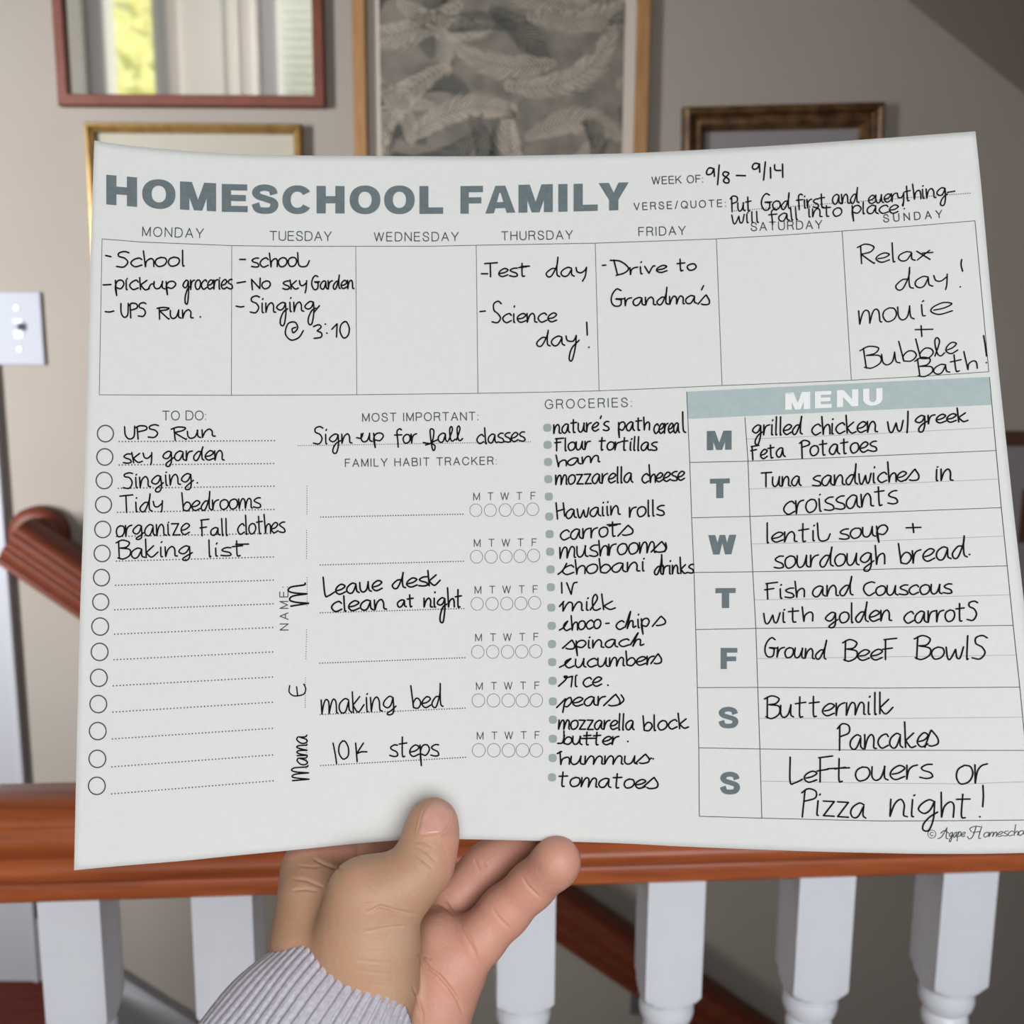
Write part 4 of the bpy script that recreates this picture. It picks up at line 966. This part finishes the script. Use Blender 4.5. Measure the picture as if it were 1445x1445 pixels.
f[0] = f[-1] = .01; f[:, 0] = .01; f[:, :, 0] = .01; f[:, :, -1] = .01
f[:, -1] = .01
def surface_nets(f):
    inside = f < 0; nx_, ny_, nz_ = f.shape
    cs = np.zeros((nx_ - 1, ny_ - 1, nz_ - 1), np.int8)
    for i in (0, 1):
        for j in (0, 1):
            for k in (0, 1): cs += inside[i:nx_ - 1 + i, j:ny_ - 1 + j, k:nz_ - 1 + k]
    act = (cs > 0) & (cs < 8); idx = -np.ones(act.shape, np.int64); c = np.argwhere(act); idx[act] = np.arange(len(c))
    acc = np.zeros((len(c), 3)); cnt = np.zeros(len(c)); corners = [(i, j, k) for i in (0, 1) for j in (0, 1) for k in (0, 1)]
    for a_ in corners:
        for ax in range(3):
            if a_[ax]: continue
            b_ = list(a_); b_[ax] = 1
            fa = f[c[:, 0] + a_[0], c[:, 1] + a_[1], c[:, 2] + a_[2]]; fb = f[c[:, 0] + b_[0], c[:, 1] + b_[1], c[:, 2] + b_[2]]
            m = (fa < 0) != (fb < 0); t = np.where(m, fa / np.where(m, fa - fb, 1), 0)
            p = c + np.array(a_, float); p[:, ax] += t; acc[m] += p[m]; cnt[m] += 1
    V = acc / cnt[:, None]; F = []
    for ax in range(3):
        sl0 = [slice(None)] * 3; sl1 = [slice(None)] * 3; sl0[ax] = slice(0, -1); sl1[ax] = slice(1, None)
        A, B = inside[tuple(sl0)], inside[tuple(sl1)]; e = np.argwhere(A != B); o1, o2 = [(1, 2), (2, 0), (0, 1)][ax]
        e = e[(e[:, o1] > 0) & (e[:, o2] > 0) & (e[:, o1] < f.shape[o1] - 1) & (e[:, o2] < f.shape[o2] - 1)]
        q = []
        for d1, d2_ in ((-1, -1), (0, -1), (0, 0), (-1, 0)):
            g = e.copy(); g[:, o1] += d1; g[:, o2] += d2_; q.append(idx[g[:, 0], g[:, 1], g[:, 2]])
        q = np.stack(q, 1); flip = ~A[e[:, 0], e[:, 1], e[:, 2]]; q[flip] = q[flip][:, ::-1]; F.append(q)
    return V, np.concatenate(F)
V, Fq = surface_nets(f); V = V * H_ + lo
# smooth a little, then sink the skin creases along lines traced on the visible side
def neighbours(F, n):
    e = np.concatenate([F[:, [0, 1]], F[:, [1, 2]], F[:, [2, 3]], F[:, [3, 0]]]); return e
E_ = neighbours(Fq, len(V)); deg = np.bincount(E_.ravel(), minlength=len(V)).astype(float)
for _ in range(5):
    acc = np.zeros_like(V)
    for c_ in range(3): acc[:, c_] = np.bincount(E_[:, 0], V[E_[:, 1], c_], len(V)) + np.bincount(E_[:, 1], V[E_[:, 0], c_], len(V))
    V = V * .5 + .5 * acc / deg[:, None]
# one linear subdivision for finer creases
def subdivide(V, F):
    e = np.sort(np.concatenate([F[:, [0, 1]], F[:, [1, 2]], F[:, [2, 3]], F[:, [3, 0]]]), axis=1)
    ue, inv = np.unique(e, axis=0, return_inverse=True); inv = inv.ravel(); n = len(V); m = len(F)
    Vn = np.concatenate([V, (V[ue[:, 0]] + V[ue[:, 1]]) / 2, V[F].mean(1)])
    ei = [n + inv[k * m:(k + 1) * m] for k in range(4)]; fc = n + len(ue) + np.arange(m)
    Fn = np.concatenate([np.stack([F[:, k], ei[k], fc, ei[k - 1]], 1) for k in range(4)]); return Vn, Fn
V, Fq = subdivide(V, Fq)
E_ = neighbours(Fq, len(V)); deg = np.bincount(E_.ravel(), minlength=len(V)).astype(float)
for _ in range(3):
    acc = np.zeros_like(V)
    for c_ in range(3): acc[:, c_] = np.bincount(E_[:, 0], V[E_[:, 1], c_], len(V)) + np.bincount(E_[:, 1], V[E_[:, 0], c_], len(V))
    V = V * .5 + .5 * acc / deg[:, None]
def normals(V, F):
    n_ = np.cross(V[F[:, 2]] - V[F[:, 0]], V[F[:, 3]] - V[F[:, 1]]); N = np.zeros_like(V)
    for k in range(4):
        for c_ in range(3): N[:, c_] += np.bincount(F[:, k], n_[:, c_], len(V))
    return N / (np.linalg.norm(N, axis=1)[:, None] + 1e-12)
N = normals(V, Fq)
if (N * (V - V.mean(0))).sum() < 0: N = -N; Fq = Fq[:, ::-1]
PX = V[:, 0] / V[:, 2] * F_PX + 722.5; PY = V[:, 1] / V[:, 2] * F_PX + 722.5
front = N[:, 2] < 0.25
def seg_dist(pl):
    d = np.full(len(V), 1e9); tt = np.zeros(len(V)); cum = 0.0; tot = sum(math.hypot(b_[0] - a_[0], b_[1] - a_[1]) for a_, b_ in zip(pl, pl[1:]))
    for (x0, y0), (x1, y1) in zip(pl, pl[1:]):
        L2 = (x1 - x0) ** 2 + (y1 - y0) ** 2; t = np.clip(((PX - x0) * (x1 - x0) + (PY - y0) * (y1 - y0)) / L2, 0, 1)
        # fade at the ends of each crease comes from the width
        dd_ = np.hypot(PX - x0 - t * (x1 - x0), PY - y0 - t * (y1 - y0)); near = dd_ < d
        d = np.where(near, dd_, d); tt = np.where(near, (cum + t * math.sqrt(L2)) / tot, tt); cum += math.sqrt(L2)
    seg_dist.fade = np.clip(np.sin(math.pi * np.clip(tt, 0, 1)), 0, 1) ** .6
    return d
h3 = lambda x, y: (380 + x / 4.817, 1110 + y / 4.817)        # crops used while tracing
h4 = lambda x, y: (560 + x / 5.161, 1170 + y / 5.161)
CREASE = [  # polyline, depth mm, width px
 ([h3(*p) for p in ((640, 990), (780, 965), (900, 950), (960, 950))], .55, 1.7), ([h3(*p) for p in ((650, 860), (760, 815), (860, 845), (940, 862), (1010, 865))], .75, 2.0),
 ([h3(*p) for p in ((500, 870), (640, 800), (740, 790))], .25, 2.2), ([h3(*p) for p in ((700, 1040), (850, 1050), (980, 1045))], .22, 1.6), ([h3(*p) for p in ((560, 1180), (760, 1195), (900, 1200))], .22, 1.6),
 ([h3(*p) for p in ((600, 1250), (800, 1275), (930, 1290))], .2, 1.6), ([h3(*p) for p in ((640, 1110), (820, 1125), (980, 1120))], .14, 1.5), ([h3(*p) for p in ((680, 1340), (820, 1360), (920, 1350))], .18, 1.6),
 ([h3(*p) for p in ((960, 430), (1020, 480), (1090, 540), (1120, 560))], .35, 1.8), ([h3(*p) for p in ((1000, 405), (1070, 445), (1140, 515))], .35, 1.8), ([h3(*p) for p in ((980, 370), (1060, 380), (1120, 420))], .2, 1.6),
 ([h3(*p) for p in ((300, 490), (370, 525), (440, 550), (510, 565))], .6, 2.0), ([h3(*p) for p in ((150, 705), (250, 698), (330, 712))], .4, 1.8), ([h3(*p) for p in ((140, 625), (250, 635), (320, 665), (380, 690))], .4, 2.2), ([h3(*p) for p in ((180, 535), (290, 545), (360, 545))], .25, 1.8),
 ([h3(*p) for p in ((600, 400), (605, 460), (590, 510))], .35, 2.5),
 ([h4(*p) for p in ((150, 905), (230, 1010), (310, 1070), (380, 1150), (440, 1240), (480, 1340))], .8, 2.2), ([h4(*p) for p in ((110, 1140), (150, 1220), (180, 1330), (190, 1410))], .55, 2.0),
 ([h4(*p) for p in ((150, 905), (200, 930), (260, 950))], .3, 1.8),
 ([h4(*p) for p in ((445, 690), (500, 780), (560, 890), (600, 990))], .55, 2.4), ([h4(*p) for p in ((500, 720), (560, 850), (590, 900))], .25, 1.8),
 ([h4(*p) for p in ((690, 560), (740, 640), (800, 700), (830, 730))], .35, 1.8), ([h4(*p) for p in ((700, 600), (760, 680), (820, 722))], .25, 1.6), ([h4(*p) for p in ((910, 340), (950, 410), (1010, 470), (1060, 510))], .4, 1.8),
 ([h4(*p) for p in ((560, 210), (590, 280), (620, 320))], .35, 1.8), ([h4(*p) for p in ((620, 240), (660, 280))], .3, 1.8),
 ([h4(*p) for p in ((300, 540), (370, 580), (420, 640))], .5, 2.0), ([h4(*p) for p in ((330, 460), (400, 560), (430, 620))], .4, 2.0),
]
disp = np.zeros(len(V)); crease_mask = np.zeros(len(V))
for pl, dep, wd in CREASE:
    dd = seg_dist(pl); wd = wd * .8; g = np.exp(-(dd / wd) ** 2) * seg_dist.fade; disp += dep * 1.0 * mm * (g - .12 * np.exp(-((dd - wd * 3) / (wd * 1.6)) ** 2) * seg_dist.fade) * front; crease_mask = np.maximum(crease_mask, g * front * min(1, dep / .5))
# nail bed: sink the skin under the nail a little, raise the folds beside it
NAIL = [(596, 1150), (592.5, 1163), (590, 1176), (598, 1178.6), (608, 1178), (621, 1176.5), (628, 1171), (633, 1161), (635.5, 1150), (632, 1141), (626, 1135), (617, 1132), (609, 1132.5), (601, 1138)]
dn = seg_dist(NAIL + NAIL[:1])
low = (PY > 1140)
disp -= .34 * mm * np.exp(-((dn - 2.2) / 2.2) ** 2) * front * np.where(PY > 1140, 1, .3) * (V[:, 2] < .303)
V = V - N * disp[:, None]
vw = [cam_to_world(v) for v in V]
wrist_c = cam_to_world(cpt(470, 1480, .303))
person = empty('person', wrist_c)
tag(person, 'person in a grey ribbed cuff holding the planner sheet by its lower edge', 'person')
hand_o = link('hand', vw, Fq.tolist(), None, None, True) if False else None
me = bpy.data.meshes.new('hand'); me.from_pydata([tuple(v - wrist_c) for v in vw], [], Fq.tolist()); me.update(); me.polygons.foreach_set('use_smooth', [True] * len(me.polygons))
# skin: natural colour differences of the hand itself (rosier palm and fingertips), stored per vertex
def blob(x, y, r, rx=1): return np.exp(-(((PX - x) / rx) ** 2 + (PY - y) ** 2) / r ** 2)
rosy = np.clip(1 / (1 + np.exp(-(PX - (608 - (PY - 1290) * .12)) / 7)), 0, 1) * (PY > 1180) * 0.85
rosy = np.maximum(rosy * np.where(V[:, 2] < .292, .2, 1), 0)
rosy = np.maximum(rosy, .85 * blob(625, 1150, 30)); rosy = np.maximum(rosy, .5 * blob(640, 1215, 30)); rosy = np.maximum(rosy, .6 * (V[:, 2] > .312) * (PY < 1215))
rosy = np.maximum(rosy, .45 * blob(507, 1235, 14)); rosy = np.maximum(rosy, 1.0 * blob(790, 1210, 30)); rosy = np.maximum(rosy, .35 * blob(440, 1235, 18))
rosy = np.maximum(rosy, crease_mask * .35)
pale = .5 * blob(560, 1320, 36) + .35 * blob(560, 1390, 36)
ca = me.color_attributes.new('skin_tint', 'FLOAT_COLOR', 'POINT')
arr = np.zeros((len(V), 4), np.float32); arr[:, 0] = np.clip(rosy, 0, 1); arr[:, 1] = np.clip(pale, 0, 1); arr[:, 2] = crease_mask; arr[:, 3] = 1
ca.data.foreach_set('color', arr.ravel())
M_skin = mat('skin', (190, 148, 116), 0.5, 0.35)
nt = M_skin.node_tree; b = nt.nodes['Principled BSDF']
at = nt.nodes.new('ShaderNodeAttribute'); at.attribute_name = 'skin_tint'; sp = nt.nodes.new('ShaderNodeSeparateColor'); nt.links.new(at.outputs['Color'], sp.inputs[0])
def mixc(fac, a_, b_, from_a=None):
    m_ = nt.nodes.new('ShaderNodeMix'); m_.data_type = 'RGBA'; nt.links.new(fac, m_.inputs[0])
    if from_a: nt.links.new(from_a, m_.inputs[6])
    else: m_.inputs[6].default_value = (*lin(a_), 1)
    m_.inputs[7].default_value = (*lin(b_), 1); return m_.outputs[2]
c1 = mixc(sp.outputs[0], SKIN_TAN, SKIN_ROSE); c2 = mixc(sp.outputs[1], None, SKIN_PALE, c1)
tc = nt.nodes.new('ShaderNodeTexCoord'); no = nt.nodes.new('ShaderNodeTexNoise'); no.inputs['Scale'].default_value = 160; no.inputs['Detail'].default_value = 5
nt.links.new(tc.outputs['Object'], no.inputs['Vector'])
ml = nt.nodes.new('ShaderNodeMath'); ml.operation = 'MULTIPLY_ADD'; ml.inputs[1].default_value = .5; ml.inputs[2].default_value = -.13; ml.use_clamp = True
nt.links.new(no.outputs['Fac'], ml.inputs[0]); c3 = mixc(ml.outputs[0], None, (200, 128, 104), c2)
nt.links.new(c3, b.inputs['Base Color'])
b.inputs['Subsurface Weight'].default_value = 0.12; b.inputs['Subsurface Radius'].default_value = (.008, .003, .0015); b.inputs['Subsurface Scale'].default_value = .35
n2 = nt.nodes.new('ShaderNodeTexNoise'); n2.inputs['Scale'].default_value = 900; n2.inputs['Detail'].default_value = 4
nt.links.new(tc.outputs['Object'], n2.inputs['Vector'])
wv = nt.nodes.new('ShaderNodeTexVoronoi'); wv.inputs['Scale'].default_value = 700; nt.links.new(tc.outputs['Object'], wv.inputs['Vector'])
ad = nt.nodes.new('ShaderNodeMath'); nt.links.new(n2.outputs['Fac'], ad.inputs[0]); nt.links.new(wv.outputs['Distance'], ad.inputs[1])
bp = nt.nodes.new('ShaderNodeBump'); bp.inputs['Strength'].default_value = .35; bp.inputs['Distance'].default_value = .00022
nt.links.new(ad.outputs[0], bp.inputs['Height']); nt.links.new(bp.outputs[0], b.inputs['Normal'])
me.materials.append(M_skin)
hand_o = bpy.data.objects.new('hand', me); COL.objects.link(hand_o); hand_o.parent = person

# thumbnail: a curved plate on the thumb
bvh = BVHTree.FromPolygons([tuple(v) for v in V], Fq.tolist())
NA = np.array(NAIL, float); cen = NA.mean(0)
def inside(p):
    c_ = False
    for (x0, y0), (x1, y1) in zip(NAIL, NAIL[1:] + NAIL[:1]):
        if (y0 > p[1]) != (y1 > p[1]) and p[0] < (x1 - x0) * (p[1] - y0) / (y1 - y0) + x0: c_ = not c_
    return c_
rings = 9; verts = []; ok = True
outl = catmull(NAIL + [NAIL[0]], 4)[:-1]; no_ = len(outl)
def thumb_surface(x, y):
    d = Vector(((x - 722.5) / F_PX, (y - 722.5) / F_PX, 1.0)); h_ = bvh.ray_cast(Vector((0, 0, 0)), d.normalized()); return h_[0]
for r_ in range(rings + 1):
    s_ = 1 - r_ / rings
    for x, y in outl:
        X, Y = cen[0] + (x - cen[0]) * s_, cen[1] + (y - cen[1]) * s_
        q = thumb_surface(X, Y)
        lift = .00075 * (1 - s_ ** 8) + .00002
        verts.append(cam_to_world(np.array(q) * (1 - lift / q[2])))
faces = []
for r_ in range(rings):
    for k in range(no_):
        k2 = (k + 1) % no_; faces.append((r_ * no_ + k, r_ * no_ + k2, (r_ + 1) * no_ + k2, (r_ + 1) * no_ + k))
nail = link('thumbnail', [v - wrist_c for v in verts], faces, M_nail, None, True); nail.parent = person; tag(nail, 'pinkish-grey thumbnail')

# ribbed sweatshirt cuff
M_knit = noisy(mat('heather_grey_knit', (198, 194, 204), 0.95, 0.1), (178, 173, 182), 900, 5, lo=.35, hi=.7, bump=.5, bump_dist=.0004)
C0 = np.array(cpt(475, 1434, .301)); e1 = np.array(cpt(475 - 98, 1434 - 64, .3085)) - C0
R1 = np.linalg.norm(e1); mjr = e1 / R1
ax_ = np.array(cpt(477 - 60, 1427 + 80, .292)) - C0; ax_ /= np.linalg.norm(ax_)
ax_ -= mjr * (ax_ @ mjr); ax_ /= np.linalg.norm(ax_); nr = np.cross(ax_, mjr)
if nr[2] > 0: nr = -nr                                # towards the camera
NR, NL, ribs = 62 * 12, 48, 62
verts = []; faces = []
def cuff_pt(th, s_, inset=0.0):
    rib = 1 - math.exp(-((1 - abs(math.sin(ribs * th / 2))) / .15) ** 1.3); rib = 1 - (1 - rib) * min(1, 0.2 + s_ / .006)
    grow = .0035 * math.sin(min(1, s_ / .02) * math.pi / 2) + .10 * s_
    wob = .0007 * math.sin(3 * th + 40 * s_) + .0005 * math.sin(7 * th - 90 * s_)
    R_a = R1 + grow + wob - .0011 * (1 - rib) - inset; R_b = .0235 + grow + wob - .0011 * (1 - rib) - inset
    tilt = CUFF_TILT * math.sin(th)                    # the opening leans
    return C0 + mjr * R_a * math.cos(th) + nr * R_b * math.sin(th) + ax_ * (s_ - tilt)
prof = [(.006, .0022), (.002, .0020), (0.0003, .0012), (0, .0004), (.0006, 0)] + [(.0006 + .17 * (k / NL) ** 1.9, 0) for k in range(1, NL + 1)]
for s_, ins in prof:
    for k in range(NR): verts.append(cam_to_world(cuff_pt(2 * math.pi * k / NR, s_, ins)) - wrist_c)
for i in range(len(prof) - 1):
    for k in range(NR):
        k2 = (k + 1) % NR; faces.append((i * NR + k, i * NR + k2, (i + 1) * NR + k2, (i + 1) * NR + k))
cuff = link('sleeve_cuff', verts, faces, M_knit, None, True); cuff.parent = person; tag(cuff, 'heather grey ribbed sweatshirt cuff')
bpy.context.view_layer.update()
